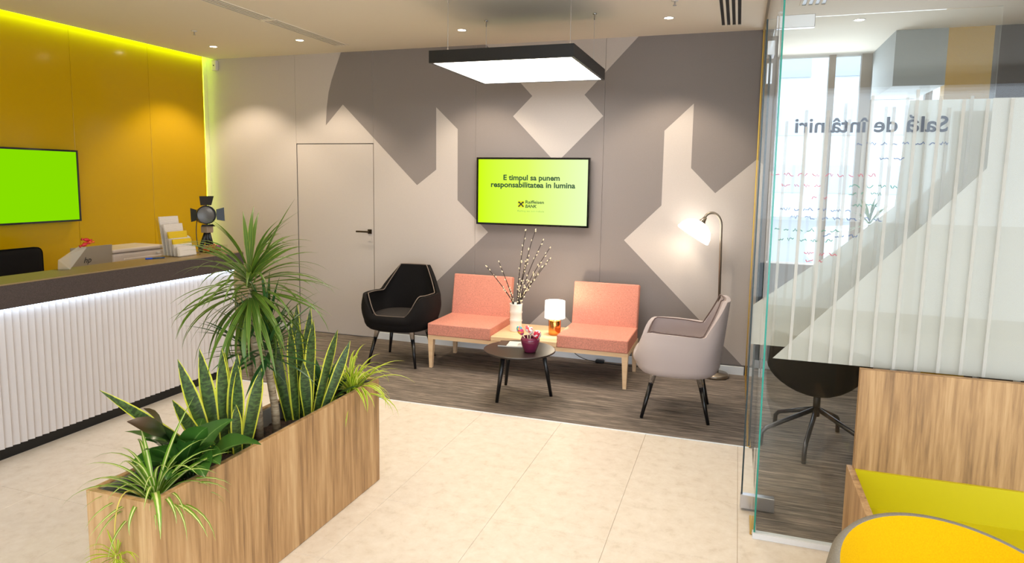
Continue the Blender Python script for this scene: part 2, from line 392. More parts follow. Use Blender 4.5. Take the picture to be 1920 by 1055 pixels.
structure(obj('floor_carpet_meeting_room', b, 'carpet'))
structure(obj('trim_1', bx(-5.6, XG, YCAR - 0.006, YCAR + 0.004, 0, 0.0045), 'alu'))

# ---- ceiling with a light cove along the yellow wall
structure(obj('ceiling', bx(-5.586, 3.4, -2.1, 6.43, ZC, ZC + 0.14), 'ceiling'))
structure(obj('ceiling_window_bay', bx(0.13, 3.4, 6.43, 7.62, ZC, ZC + 0.14), 'ceiling'))
structure(obj('trim_2', bx(-5.9, -5.5, -2.1, 6.3, 3.115, 3.2), 'cove'))
# ---- back wall: fabric panels with the printed motif
wall_back = structure(obj('wall_back', bx(-5.9, XG, YB + 0.012, YB + 0.16, -0.1, 3.2), 'wall_dark'))
arc = [(-3.947, 2.986), (-4.013, 2.833), (-4.068, 2.70), (-4.107, 2.575), (-4.132, 2.42), (-4.147, 2.235)]
motif = arc + [(-3.936, 2.446), (-3.083, 1.627), (-2.871, 1.784), (-2.872, 2.397), (-2.640, 2.181), (-2.638, 1.486), (-2.311, 1.180),
               (-3.46, 0.09), (-2.07, 0.09), (-1.635, 0.53), (-1.20, 0.09), (0.105, 0.09), (-0.281, 0.475), (-0.974, 1.158), (-0.648, 1.485),
               (-0.647, 2.147), (-0.404, 2.379), (-0.404, 1.820), (-0.190, 1.604), (XG, 1.905), (XG, 2.986), (-0.892, 2.986),
               (-1.379, 2.479), (-1.200, 2.285), (-1.634, 1.855), (-2.068, 2.296), (-1.880, 2.481), (-2.36, 2.986)]
joints = [-5.75, -4.52, -3.58, -2.45, -1.19, XG]
for k in range(5):
    xa, xb = joints[k], joints[k + 1]
    zlo = 0.09
    b = BM()
    if k == 1: box(b, xa + 0.0012, xb - 0.0012, YB, YB + 0.012, 2.048, 3.1)
    else: box(b, xa + 0.0012, xb - 0.0012, YB, YB + 0.012, zlo, 3.1)
    pnl = obj('wall_panel', b, 'wall_light', wall_back)
    b = BM(); vs = [b.verts.new((x, YB - 0.0008, z)) for x, z in motif]; f = b.faces.new(vs); b.normal_update()
    bmesh.ops.triangulate(b, faces=[f], ngon_method='EAR_CLIP')
    for px_, nx in ((xa + 0.0012, -1), (xb - 0.0012, 1)):
        bmesh.ops.bisect_plane(b, geom=b.verts[:] + b.edges[:] + b.faces[:], plane_co=(px_, 0, 0), plane_no=(nx, 0, 0), clear_outer=True)
    if k == 1:
        bmesh.ops.bisect_plane(b, geom=b.verts[:] + b.edges[:] + b.faces[:], plane_co=(0, 0, 2.048), plane_no=(0, 0, -1), clear_outer=True)
    for f in b.faces:
        f.normal_update()
        if f.normal.y > 0: f.normal_flip()
    if len(b.faces): obj('printed_motif', b, 'wall_dark', pnl)
    else: b.free()
# flush door
d1 = structure(obj('door_1', bx(-4.512, -3.588, YB + 0.003, YB + 0.04, 0.012, 2.040), 'wall_light'))
obj('door_gap', bx(-4.5185, -4.512, YB + 0.004, YB + 0.03, 0.012, 2.0465), 'black', d1)
obj('door_gap', bx(-4.512, -3.588, YB + 0.004, YB + 0.03, 2.040, 2.0465), 'black', d1)
obj('door_gap', bx(-3.588, -3.585, YB + 0.006, YB + 0.03, 0.012, 2.040), 'mullion', d1)
h = obj('door_handle', box(tube(BM(), [(-3.632, YB + 0.005, 1.135), (-3.632, YB - 0.045, 1.135), (-3.645, YB - 0.05, 1.135), (-3.765, YB - 0.05, 1.135)], 0.009, 10), -3.654, -3.610, YB - 0.006, YB + 0.004, 1.112, 1.158), 'handle', d1)
obj('lock_rosette', bx(-3.652, -3.612, YB - 0.004, YB + 0.004, 1.035, 1.065), 'wall_light', d1)
# baseboards
structure(obj('baseboard_back', bx(-3.58, XG - 0.02, YB - 0.012, YB + 0.01, 0.0, 0.075, 0.002, 1), 'alu'))
structure(obj('baseboard_left', bx(-5.65, -4.525, YB - 0.012, YB + 0.01, 0.0, 0.075, 0.002, 1), 'alu'))

# ---- yellow wall with LED coves at its head and at its end
wall_left = structure(obj('wall_left', bx(-5.9, XL - 0.03, -2.1, 6.28, -0.1, 3.2), 'cove'))
yj = [-2.05, -1.33, -0.50, 0.33, 1.16, 1.99, 2.82, 3.65, 4.478, 5.309, 6.035]
for a, c in zip(yj, yj[1:]):
    obj('glossy_panel', bx(XL - 0.03, XL, a + 0.0015, c - 0.0015, 0.0, 3.10, 0.001, 1), 'yellow_wall', wall_left)
b = bx(-5.575, -5.560, -2.0, 6.05, ZC + 0.02, ZC + 0.05)
structure(obj('trim_3', bx(-5.590, -5.587, -2.0, 6.05, ZC + 0.012, ZC + 0.10), 'led_lime'))
structure(obj('trim_4', bx(XL - 0.028, XL - 0.020, 6.045, 6.06, 0.08, 3.0), 'led_lime_end'))

# ---- shopfront behind the photographer (daylight side)
wr = structure(obj('wall_rear', bx(-5.9, 3.4, -2.12, -2.02, 2.80, 3.2), 'wall_white'))
obj('daylight_block_bay', bx(-5.9, -2.6, -2.12, -2.02, 0.0, 2.80), 'wall_white', wr)  # unseen solid bay, added to keep daylight off the yellow wall and counter
for x in (-2.6, -1.1, 0.4, 1.9, 3.3):
    obj('mullion', bx(x - 0.04, x + 0.04, -2.12, -2.02, 0.0, 2.80), 'mullion', wr)
# right-hand side wall of the hall and of the meeting room
wrt = structure(obj('wall_right', bx(3.3, 3.4, 2.2, 7.6, 0.0, 3.1), 'dark_wall'))
structure(obj('wall_right_pier', bx(3.3, 3.4, -2.1, -1.8, 0.0, 3.1), 'wall_white'))
# meeting room far wall: low parapet below the windows, ochre and dark wall to the right
structure(obj('wall_parapet', bx(XG, 1.56, 6.43, 6.60, 0.0, 0.98), 'wall_light'))
structure(obj('baseboard_right', bx(XG + 0.02, 1.56, 6.415, 6.43, 0.002, 0.075, 0.002, 1), 'alu'))
structure(obj('wall_far_jamb', bx(XG, 0.27, 6.43, 7.55, 0.0, ZC), 'wall_light'))
structure(obj('wall_far_ochre', bx(1.56, 1.88, 6.43, 6.55, 0.0, ZC), 'ochre_wall'))
structure(obj('wall_far_dark', bx(1.88, 3.3, 6.43, 6.55, 0.0, ZC), 'dark_wall'))
structure(obj('trim_5', bx(1.18, 1.56, 6.43, 7.45, 2.52, ZC), 'grey_bulkhead'))
w1 = structure(empty_struct('window_1'))
for x0, x1 in ((0.27, 0.33), (0.80, 0.86), (1.09, 1.20), (1.66, 1.72), (2.24, 2.30)):
    obj('mullion', bx(x0, x1, 7.47, 7.55, 0.0, ZC), 'mullion', w1)
obj('rail', bx(0.27, 2.3, 7.47, 7.55, 0.0, 0.10), 'mullion', w1)
for x0, x1 in ((0.33, 0.80), (0.86, 1.09), (1.20, 1.66), (1.72, 2.24)):
    obj('pane', bx(x0, x1, 7.505, 7.515, 0.1, ZC), 'window_glass', w1)
structure(obj('wall_bay_side', bx(2.3, 2.4, 6.55, 7.55, 0.0, ZC), 'wall_white'))

# ---- ceiling fittings
def diffuser(x0, x1, y0, y1, label, n=4):
    t = thing('slot_diffuser', label, 'air vent', ((x0 + x1) / 2, (y0 + y1) / 2, ZC), group='ceiling slot diffusers')
    w = (x1 - x0) / n
    obj('recess', bx(x0 + 0.005, x1 - 0.005, y0 + 0.005, y1 - 0.005, ZC - 0.001, ZC + 0.001), 'black', t)
    for k in range(n + 1):
        xx = x0 + k * w; obj('blade', bx(xx - 0.0085, xx + 0.0085, y0, y1, ZC - 0.005, ZC + 0.001), 'ceiling', t)
    for yy in (y0, y1): obj('end_cap', bx(x0 - 0.0085, x1 + 0.0085, yy - 0.008, yy + 0.008, ZC - 0.0055, ZC + 0.001), 'ceiling', t)
diffuser(-3.80, -3.665, 4.735, 5.80, 'long slotted air vent in the ceiling nearest the grey door')
diffuser(-3.80, -3.665, 3.60, 4.70, 'slotted air vent in the ceiling cut off by the top edge')
diffuser(-0.20, -0.035, 4.75, 5.88, 'short wide slotted vent in the ceiling beside the glass partition')
diffuser(0.36, 0.53, 4.20, 5.38, 'slotted vent in the meeting room ceiling seen through glass')

def downlight(x, y, label, power=28, size=105):
    t = thing('downlight', label, 'downlight', (x, y, ZC), group='recessed ceiling downlights')
    obj('rim', lathe(BM(), [(0.034, 0.0005), (0.034, -0.004), (0.045, -0.004), (0.047, 0.001)], (x, y, ZC), 24), 'white_paint', t, smooth=True)
    obj('lens', lathe(BM(), [(0, -0.001), (0.034, -0.001)], (x, y, ZC), 24), 'spot_lens', t)
    d = bpy.data.lights.new('downlight_lamp', 'SPOT'); d.energy = power; d.color = (1.0, 0.84, 0.64); d.spot_size = math.radians(size)
    d.spot_blend = 0.45; d.shadow_soft_size = 0.035
    o = bpy.data.objects.new('downlight_lamp', d); COL.objects.link(o); o.parent = t; o.location = (0, 0, -0.02)
DL = 46
downlight(-5.035, 5.533, 'downlight in the ceiling corner beside the yellow wall', DL)
downlight(-3.984, 5.488, 'downlight in the ceiling just left of the slot vent', DL)
downlight(-2.328, 5.484, 'downlight in the ceiling behind the hanging light panel', DL)
downlight(-0.581, 5.502, 'downlight in the ceiling above the grey armchair', DL)
downlight(0.83, 5.95, 'downlight in the meeting room ceiling seen through glass', 16)
for x, y, lab in ((-2.9, 2.9, 'above the planter'), (-0.9, 2.9, 'above the open stone floor'), (-0.9, 0.6, 'above the photographer'),
                  (1.2, 1.7, 'above the felt chair'), (1.7, 4.6, 'above the meeting table')):
    downlight(x, y, 'added unseen ceiling downlight outside the frame, ' + lab, 18 if x > 1 else 28 if x < -2 else DL + 8)  # unseen downlights added to light the visible part of the room

def sprinkler(x, y, label):
    t = thing('sprinkler_head', label, 'sprinkler', (x, y, ZC), group='ceiling sprinklers')
    obj('escutcheon', lathe(BM(), [(0, 0), (0.026, 0), (0.024, -0.006), (0.008, -0.008), (0, -0.008)], (x, y, ZC), 16), 'white_paint', t, smooth=True)
    obj('nozzle', lathe(BM(), [(0.006, -0.006), (0.006, -0.03), (0.013, -0.034), (0.013, -0.037), (0, -0.037)], (x, y, ZC), 12), 'steel', t, smooth=True)
sprinkler(-4.672, 4.907, 'small sprinkler head in the ceiling near the yellow wall')
sprinkler(-0.49, 5.0, 'small sprinkler head in the ceiling at the top edge, right of the light panel')
# motion sensor in the corner
t = thing('motion_sensor', 'small white motion sensor box in the corner by the yellow wall', 'sensor', (-5.52, YB - 0.03, 2.86))
obj('housing', bx(-5.575, -5.515, YB - 0.045, YB, 2.845, 2.955, 0.008), 'white_paint', t)
obj('lens', bx(-5.552, -5.538, YB - 0.048, YB - 0.044, 2.892, 2.906, 0.002, 1), 'black', t)

# suspended light panel
t = thing('pendant_light_panel', 'large square black-framed light panel hanging from the ceiling', 'pendant light', (-1.575, 4.885, 2.5))
PX0, PX1, PY0, PY1, PZ0, PZ1 = -2.098, -1.058, 4.355, 5.42, 2.5, 2.585
fr = BM()
for a in ((PX0, PX1, PY0, PY0 + 0.022), (PX0, PX1, PY1 - 0.022, PY1), (PX0, PX0 + 0.022, PY0 + 0.022, PY1 - 0.022), (PX1 - 0.022, PX1, PY0 + 0.022, PY1 - 0.022)):
    box(fr, *a, PZ0, PZ1)
obj('frame', fr, 'black', t)
obj('top_cover', bx(PX0 + 0.02, PX1 - 0.02, PY0 + 0.02, PY1 - 0.02, PZ1 - 0.02, PZ1 - 0.004), 'black', t)
obj('diffuser', bx(PX0 + 0.02, PX1 - 0.02, PY0 + 0.02, PY1 - 0.02, PZ0 + 0.004, PZ0 + 0.010), 'diffuser', t)
for x in (-2.0, -1.11):
    for y in (4.46, 5.215):
        c = obj('suspension_cable', tube(BM(), [(x, y, PZ1 - 0.01), (x, y, ZC)], 0.0016, 6), 'steel', t)
        obj('cable_grip', lathe(BM(), [(0, 0.0), (0.006, 0.0), (0.006, 0.03), (0.002, 0.045), (0, 0.045)], (x, y, PZ1 - 0.006), 10), 'chrome', c, smooth=True)
        obj('ceiling_anchor', lathe(BM(), [(0, 0), (0.016, 0), (0.016, -0.008), (0.005, -0.012), (0.005, -0.05), (0, -0.052)], (x, y, ZC), 12), 'chrome', c, smooth=True)

# ================================================================== TELEVISIONS
def tv_frame(t, x0, x1, z0, z1, y):
    bm = BM(); w = 0.018
    for a in ((x0, x1, z1 - w, z1), (x0, x1, z0, z0 + w), (x0, x0 + w, z0 + w, z1 - w), (x1 - w, x1, z0 + w, z1 - w)):
        box(bm, a[0], a[1], y - 0.05, y - 0.012, a[2], a[3])
    obj('bezel', bm, 'black_gloss', t); obj('back_shell', bx(x0 + 0.03, x1 - 0.03, y - 0.03, y - 0.014, z0 + 0.03, z1 - 0.03), 'black', t); obj('wall_bracket', bx((x0 + x1) / 2 - 0.15, (x0 + x1) / 2 + 0.15, y - 0.014, y + 0.0285, (z0 + z1) / 2 - 0.1, (z0 + z1) / 2 + 0.1), 'steel', t)
t = thing('television', 'wall television above the sofa showing a lime slide with text', 'television', (-1.858, YB, 1.27))
x0, x1, z0, z1 = -2.405, -1.293, 1.262, 1.905; YT = YB - 0.075
tv_frame(t, x0, x1, z0, z1, YB - 0.03)
scr = obj('screen', bx(x0 + 0.018, x1 - 0.018, YT, YT + 0.02, z0 + 0.018, z1 - 0.018), 'screen_lime', t)
TM = lambda x, z: Matrix.Translation((x, YT - 0.0015, z)) @ Matrix.Rotation(PI / 2, 4, 'X')
cx = (x0 + x1) / 2 + 0.005
text_obj('slide_text', 'E timpul sa punem', 0.07, 'ink', scr, TM(cx - 0.01, 1.693), width=0.555, offset=0.0021)
text_obj('slide_text', 'responsabilitatea in lumina', 0.07, 'ink', scr, TM(cx, 1.625), width=0.83, offset=0.0021)
obj('logo_square', bx(cx - 0.138, cx - 0.075, YT - 0.0012, YT, 1.435, 1.498), 'mark', scr)
lg = BM(); lx, lz, r = cx - 0.1065, 1.4665, 0.025
for s in (-1, 1):
    a = Vector((lx - s * r, YT - 0.0014, lz - r)); c2 = Vector((lx + s * r * 0.8, YT - 0.0014, lz + r * 0.8)); d = (c2 - a).normalized(); n_ = Vector((-d.z, 0, d.x)) * 0.0058
    poly_prism(lg, [a - n_, c2 - n_, c2 + n_, a + n_], (0, -0.0008 - 0.0002 * s, 0))
    e = c2 - d * 0.004   # the horse-head hook at the upper end
    poly_prism(lg, [e + Vector((-s * 0.004, 0, 0.006)), e + Vector((s * 0.008, 0, 0.006)), e + Vector((s * 0.012, 0, -0.010)), e + Vector((s * 0.003, 0, -0.006))], (0, -0.0013, 0))
obj('logo_cross', lg, 'ink_black', scr)
text_obj('logo_name', 'Raiffeisen', 0.042, 'ink', scr, TM(cx - 0.065, 1.474), width=0.182, align='LEFT', offset=0.0008)
text_obj('logo_name', 'BANK', 0.042, 'ink', scr, TM(cx - 0.065, 1.434), width=0.112, align='LEFT', offset=0.001, shear=0.12)
text_obj('tagline', 'Banking asa cum trebuie', 0.022, 'tagline', scr, TM(cx - 0.01, 1.395), width=0.262)

t = thing('television', 'wall television with a plain green screen on the yellow wall', 'television', (XL, 3.89, 1.28))
ya, yc2, za, zb2 = 3.345, 4.452, 1.272, 1.90; XT = XL + 0.065
bm = BM(); w = 0.016
for a in ((ya, yc2, zb2 - w, zb2), (ya, yc2, za, za + w), (ya, ya + w, za + w, zb2 - w), (yc2 - w, yc2, za + w, zb2 - w)):
    box(bm, XT - 0.04, XT, a[0], a[1], a[2], a[3])
obj('bezel', bm, 'black_gloss', t)
obj('wall_bracket', bx(XL + 0.0006, XL + 0.024, 3.75, 4.05, 1.48, 1.68), 'steel', t)
obj('back_shell', bx(XL + 0.024, XT - 0.03, ya + 0.05, yc2 - 0.05, za + 0.05, zb2 - 0.05), 'black', t)
obj('screen', bx(XT - 0.03, XT - 0.005, ya + w, yc2 - w, za + w, zb2 - w), 'screen_green', t)

# ================================================================== RECEPTION COUNTER
ct = thing('reception_counter', 'reception counter with white pleated front and dark stone top', 'counter', (-4.3, 3.0, 0))
CY0, CY1 = 1.2, 4.545
obj('body', bx(-4.35, -4.025, CY0, CY1, 0.085, 0.905), 'slat', ct)
obj('plinth', bx(-4.32, -4.065, CY0, CY1 - 0.04, 0.0, 0.085), 'toe', ct)
P = 0.0446; sb = BM()
poly_prism(sb, [(0, 0, 0), (0.006, 0, 0), (0.024, P * 0.9, 0), (0.020, P, 0), (0, P, 0)], (0, 0, 0.82))
sme = bpy.data.meshes.new('slat'); sb.to_mesh(sme); sb.free(); sme.materials.append(M['slat'])
y = CY1 - P; k = 0
while y > CY0:
    o = bpy.data.objects.new('slat', sme); COL.objects.link(o); o.parent = ct; o.location = Vector((-4.025, y, 0.085 + 0.0)) - WORG[ct]; y -= P
obj('stone_slab', bx(-4.285, -3.96, CY0, CY1 + 0.075, 0.915, 1.052, 0.003, 1), 'granite', ct)
obj('glass_top', bx(-4.283, -3.962, CY0, CY1 + 0.07, 1.052, 1.060), plain('beige_reflection_glass', srgb(140, 120, 86), 0.45, spec=0.2), ct)  # beige base colour stands in for reflections in the glass top
obj('led_strip', bx(-3.998, -3.975, CY0, CY1, 0.908, 0.913), 'led_white', ct)
dk = thing('reception_desk', 'pale work desk behind the reception counter', 'desk', (-4.7, 3.0, 0))
obj('desk_top', bx(-5.0, -4.36, CY0, 4.6, 0.845, 0.875), 'printer', dk)
for yy in (1.25, 4.52): obj('desk_leg', bx(-4.98, -4.42, yy, yy + 0.04, 0, 0.845), 'printer', dk)
# office chair behind the counter
t = thing('office_chair', 'black office chair behind the reception counter', 'chair', (-5.15, 3.42, 0))
bk = bx(-5.10, -5.03, 3.20, 3.69, 0.66, 1.135, 0.05, 4); obj('backrest', bk, 'black_fabric', t, smooth=True)
obj('seat', bx(-5.45, -5.08, 3.2, 3.66, 0.45, 0.52, 0.03, 3), 'black_fabric', t, smooth=True)
obj('back_support', tube(BM(), [(-5.2, 3.43, 0.46), (-5.04, 3.43, 0.47), (-5.02, 3.43, 0.8)], 0.02), 'black', t, smooth=True)
obj('gas_column', tube(BM(), [(-5.25, 3.43, 0.08), (-5.25, 3.43, 0.46)], 0.025), 'black', t, smooth=True)
for k in range(5):
    a = 2 * PI * k / 5 + 0.3; obj('base_arm', tube(BM(), [(-5.25, 3.43, 0.1), (-5.25 + 0.27 * math.cos(a), 3.43 + 0.27 * math.sin(a), 0.03)], [0.025, 0.02]), 'black', t, smooth=True)
# laptop
t = thing('laptop', 'open silver laptop with its lid towards the counter', 'laptop', (-4.7, 3.72, 0.875))
bm = BM(); poly_prism(bm, [(-4.60, 3.55, 0.885), (-4.575, 3.55, 1.155), (-4.575, 3.888, 1.155), (-4.60, 3.888, 0.885)], (-0.008, 0, 0)); obj('lid', bm, 'laptop', t)
obj('keyboard_base', bx(-4.84, -4.60, 3.55, 3.888, 0.875, 0.89, 0.004, 1), 'laptop', t)
text_obj('maker_mark', 'hp', 0.062, 'black', t, Matrix.Translation((-4.5832, 3.68, 1.035)) @ Matrix.Rotation(math.radians(5.2), 4, 'Y') @ Matrix.Rotation(PI / 2, 4, 'Z') @ Matrix.Rotation(PI / 2, 4, 'X'), shear=0.25)
# printer
t = thing('printer', 'beige desktop printer beside the laptop behind the counter', 'printer', (-4.7, 4.15, 0.875))
obj('body', bx(-4.92, -4.60, 3.91, 4.41, 0.875, 1.075, 0.02, 3), 'printer', t, smooth=False)
obj('lid', bx(-4.93, -4.595, 3.905, 4.415, 1.078, 1.108, 0.012, 2), 'printer', t)
obj('output_tray', bx(-4.60, -4.588, 4.0, 4.38, 0.91, 1.03, 0.004, 1), 'printer', t)
obj('button', bx(-4.599, -4.584, 4.32, 4.35, 1.045, 1.055), 'white_paint', t)
# small white dispenser behind the leaflets
t = thing('paper_roll_dispenser', 'small white dispenser behind the leaflet stand', 'dispenser', (-4.5, 4.50, 0.875))
obj('body', bx(-4.56, -4.46, 4.44, 4.56, 0.875, 1.07, 0.015, 2), 'white_paint', t)
obj('roll', tube(BM(), [(-4.56, 4.50, 1.13), (-4.45, 4.50, 1.13)], 0.055, 20), 'white_paint', t, smooth=True)
# acrylic display standing on the counter
t = thing('acrylic_display', 'clear slanted acrylic stand on the counter beside the laptop', 'display stand', (-4.33, 3.3, 1.06))
M['acrylic_hazy'] = frosted('hazy_acrylic', 0.6, (0.8, 0.78, 0.74, 1))
bm = BM(); poly_prism(bm, [(-4.28, 3.22, 1.061), (-4.28, 3.225, 1.12), (-4.27, 3.37, 1.20), (-4.21, 3.38, 1.195), (-4.19, 3.235, 1.061)], (0.003, 0.0, 0.0))
obj('sheet', bm, 'acrylic_hazy', t)
obj('foot', bx(-4.28, -4.19, 3.18, 3.26, 1.0602, 1.063), 'acrylic', t)
M['candy_red'] = plain('red_candy_wrapper', srgb(200, 40, 50), 0.2, 0.2)
M['candy_gold'] = plain('gold_candy_wrapper', srgb(214, 160, 40), 0.2, 0.5)
M['candy_purple'] = plain('purple_candy_wrapper', srgb(150, 50, 130), 0.2, 0.3)
M['candy_orange'] = plain('orange_candy_wrapper', srgb(230, 110, 50), 0.25, 0.2)
def candy(c, r, d, mat, label, group):
    bm = ellipsoid(BM(), c, r, d, 10, 6); d = Vector(d).normalized()
    for s in (-1, 1):
        p = Vector(c) + d * s * (r[1] * 0.9); tube(bm, [p, p + d * s * r[1] * 0.7], [r[0] * 0.25, r[0] * 0.8], 8)
    o = obj('wrapped_candy', bm, mat, smooth=True); tag(o, label, 'candy', group)
for k, (dx, dz) in enumerate(((0, 0), (0.035, 0.012), (0.018, 0.032))):
    candy((-4.235, 3.385 + dx, 1.212 + dz), (0.013, 0.02), (0.3, 1, 0.4 - k * 0.3), ('candy_red', 'candy_orange', 'candy_red')[k],
          'pink wrapped sweet on the slanted acrylic stand', 'sweets on the acrylic stand')
# leaflet stand
LX, LY = -4.16, 4.06
t = thing('leaflet_stand', 'clear tiered leaflet stand on the counter end', 'leaflet stand', (-4.22, 4.18, 1.06))
obj('back_plate', poly_prism(BM(), [(-4.262, 4.06, 1.065), (-4.262, 4.26, 1.065), (-4.312, 4.26, 1.36), (-4.312, 4.06, 1.36)], (-0.004, 0, 0)), 'acrylic', t)
for yy in (4.055, 4.262): obj('side_plate', poly_prism(BM(), [(-4.267, yy, 1.0605), (-4.077, yy, 1.0605), (-4.087, yy, 1.12), (-4.312, yy, 1.355)], (0, 0.004, 0)), 'acrylic', t)
obj('base_plate', bx(-4.277, -4.077, 4.058, 4.264, 1.0602, 1.064), 'acrylic', t)
def leaflet_mat(name, base, band, cut):
    m, tt, b = new_mat(name); uv = tt.nodes.new('ShaderNodeTexCoord'); sp = tt.nodes.new('ShaderNodeSeparateXYZ'); tt.links.new(uv.outputs['Generated'], sp.inputs[0])
    rp = tt.nodes.new('ShaderNodeValToRGB'); rp.color_ramp.interpolation = 'CONSTANT'; el = rp.color_ramp.elements
    el[0].position = 0; el[0].color = base; el[1].position = cut; el[1].color = band
    tt.links.new(sp.outputs[2], rp.inputs[0])
    wv = tt.nodes.new('ShaderNodeTexWave'); wv.bands_direction = 'Z'; wv.inputs['Scale'].default_value = 9; wv.inputs['Distortion'].default_value = 1.5; wv.inputs['Detail Scale'].default_value = 8
    tt.links.new(uv.outputs['Generated'], wv.inputs['Vector'])
    r2 = tt.nodes.new('ShaderNodeValToRGB'); r2.color_ramp.elements[0].position = 0.82; r2.color_ramp.elements[1].position = 0.95
    r2.color_ramp.elements[0].color = (1, 1, 1, 1); r2.color_ramp.elements[1].color = (0.62, 0.60, 0.60, 1); tt.links.new(wv.outputs['Fac'], r2.inputs[0])
    mx = tt.nodes.new('ShaderNodeMix'); mx.data_type = 'RGBA'; mx.blend_type = 'MULTIPLY'; mx.inputs[0].default_value = 1
    tt.links.new(rp.outputs[0], mx.inputs[6]); tt.links.new(r2.outputs[0], mx.inputs[7]); tt.links.new(mx.outputs[2], b.inputs['Base Color']); return m
W_, Y_ = srgb(226, 216, 206), srgb(226, 190, 20)
lm = [leaflet_mat('white_leaflet', W_, W_, 0.9), leaflet_mat('white_leaflet_b', W_, W_, 0.9), leaflet_mat('yellow_leaflet', W_, Y_, 0.72),
      leaflet_mat('yellow_leaflet_b', W_, Y_, 0.70), leaflet_mat('white_leaflet_c', W_, W_, 0.9)]
ln = ['white leaflet at the back of the leaflet stand, its topmost tier', 'white leaflet in the second tier of the leaflet stand', 'yellow-headed leaflet in the middle tier of the leaflet stand',
      'bright yellow-headed leaflet in the second lowest tier of the stand', 'white leaflet at the front of the leaflet stand, its lowest tier']
for k in range(5):
    xb_ = -4.239 + k * 0.034; zt_ = 1.368 - k * 0.058
    o = obj('leaflet', poly_prism(BM(), [(xb_ - 0.004, 4.068, 1.065), (xb_ - 0.004, 4.252, 1.065), (xb_ - 0.045 * (1 - k / 6), 4.252, zt_), (xb_ - 0.045 * (1 - k / 6), 4.068, zt_)], (-0.012, 0, 0)), lm[k])
    tag(o, ln[k], 'leaflet', 'leaflets in the counter stand')
# pen
t = thing('pen', 'blue ballpoint pen lying on the counter top', 'pen', (-4.165, 3.915, 1.066))
obj('barrel', tube(BM(), [(-4.14, 3.965, 1.066), (-4.18, 3.885, 1.066)], 0.0055, 8), plain('pen_dark', srgb(40, 70, 110), 0.3), t, smooth=True)
obj('cap', tube(BM(), [(-4.178, 3.889, 1.066), (-4.20, 3.845, 1.066)], 0.0065, 8), plain('pen_blue', srgb(20, 80, 200), 0.3), t, smooth=True)
# small studio light with barn doors
t = thing('studio_light', 'small black studio light with barn doors on the counter', 'lamp', (-4.25, 4.52, 1.06))
hc = Vector((-4.235, 4.505, 1.365)); hd = Vector((0.86, -0.48, 0.10)).normalized(); hm = axis_matrix(hc, hd); hu = Vector((0.48, 0.86, 0)).normalized(); hv = hd.cross(hu) * -1
hv = Vector((0, 0, 1)) - hd * hd.z; hv.normalize()
obj('housing', lathe(BM(), [(0, -0.11), (0.05, -0.11), (0.068, -0.09), (0.075, 0.0), (0.08, 0.01), (0.074, 0.012), (0.070, 0.0)], n=24, mat=hm), 'black', t, smooth=True)
obj('lens', lathe(BM(), [(0, 0.006), (0.05, 0.004), (0.071, -0.002)], n=24, mat=hm), 'lens_grey', t, smooth=True)
def door(a, b_, out):
    p = hc + hd * 0.01 + a * 0.08; wdt = b_ * 0.058; q = p + hd * 0.03 + a * out
    bm = BM(); poly_prism(bm, [p - wdt * 0.75, p + wdt * 0.75, q + wdt, q - wdt], hd * 0.003); obj('barn_door', bm, 'black', t)
door(hv, hu, 0.075); door(-hu, hv, 0.055); door(hu, hv, 0.055); door(-hv, hu, 0.02)
obj('yoke', bx(-4.27, -4.20, 4.475, 4.545, 1.215, 1.275, 0.004, 1), plain('beige_bracket', srgb(150, 128, 108), 0.5), t)
for s in (-1, 1):
    obj('stand_leg', tube(BM(), [(-4.235, 4.51 + s * 0.015, 1.225), (-4.25, 4.51 + s * 0.07, 1.064)], [0.014, 0.02], 8), 'black', t, smooth=True)
obj('stand_leg', tube(BM(), [(-4.24, 4.51, 1.225), (-4.262, 4.54, 1.064)], [0.014, 0.02], 8), 'black', t, smooth=True)
obj('power_cord', tube(BM(), bez((-4.25, 4.42, 1.33), (-4.24, 4.385, 1.25), (-4.25, 4.40, 1.12), (-4.22, 4.41, 1.064), 10), 0.004, 6), 'black', t, smooth=True)
# candy dish
t = thing('candy_dish', 'clear square dish of sweets on the end of the counter', 'dish', (-4.13, 4.47, 1.06))
A0, A1, B0, B1 = -4.20, -4.065, 4.385, 4.55
obj('bottom', bx(A0, A1, B0, B1, 1.06, 1.064), 'acrylic', t)
for a in ((A0, A0 + 0.003, B0, B1), (A1 - 0.003, A1, B0, B1), (A0, A1, B0, B0 + 0.003), (A0, A1, B1 - 0.003, B1)): obj('wall', bx(*a, 1.064, 1.118), 'acrylic', t)
rnd = random.Random(3)
for k in range(20):
    lay = k // 10; c = (A0 + 0.025 + (k % 5) * 0.021, B0 + 0.035 + ((k // 5) % 2) * 0.065 + rnd.uniform(-0.01, 0.01), 1.081 + lay * 0.026)
    candy(c, (0.012, 0.017), (rnd.uniform(-1, 1), rnd.uniform(-1, 1), 0.2), rnd.choice(['candy_red', 'candy_gold', 'candy_purple', 'candy_orange']),
          'shiny wrapped sweet in the clear dish on the counter', 'sweets in the clear dish')

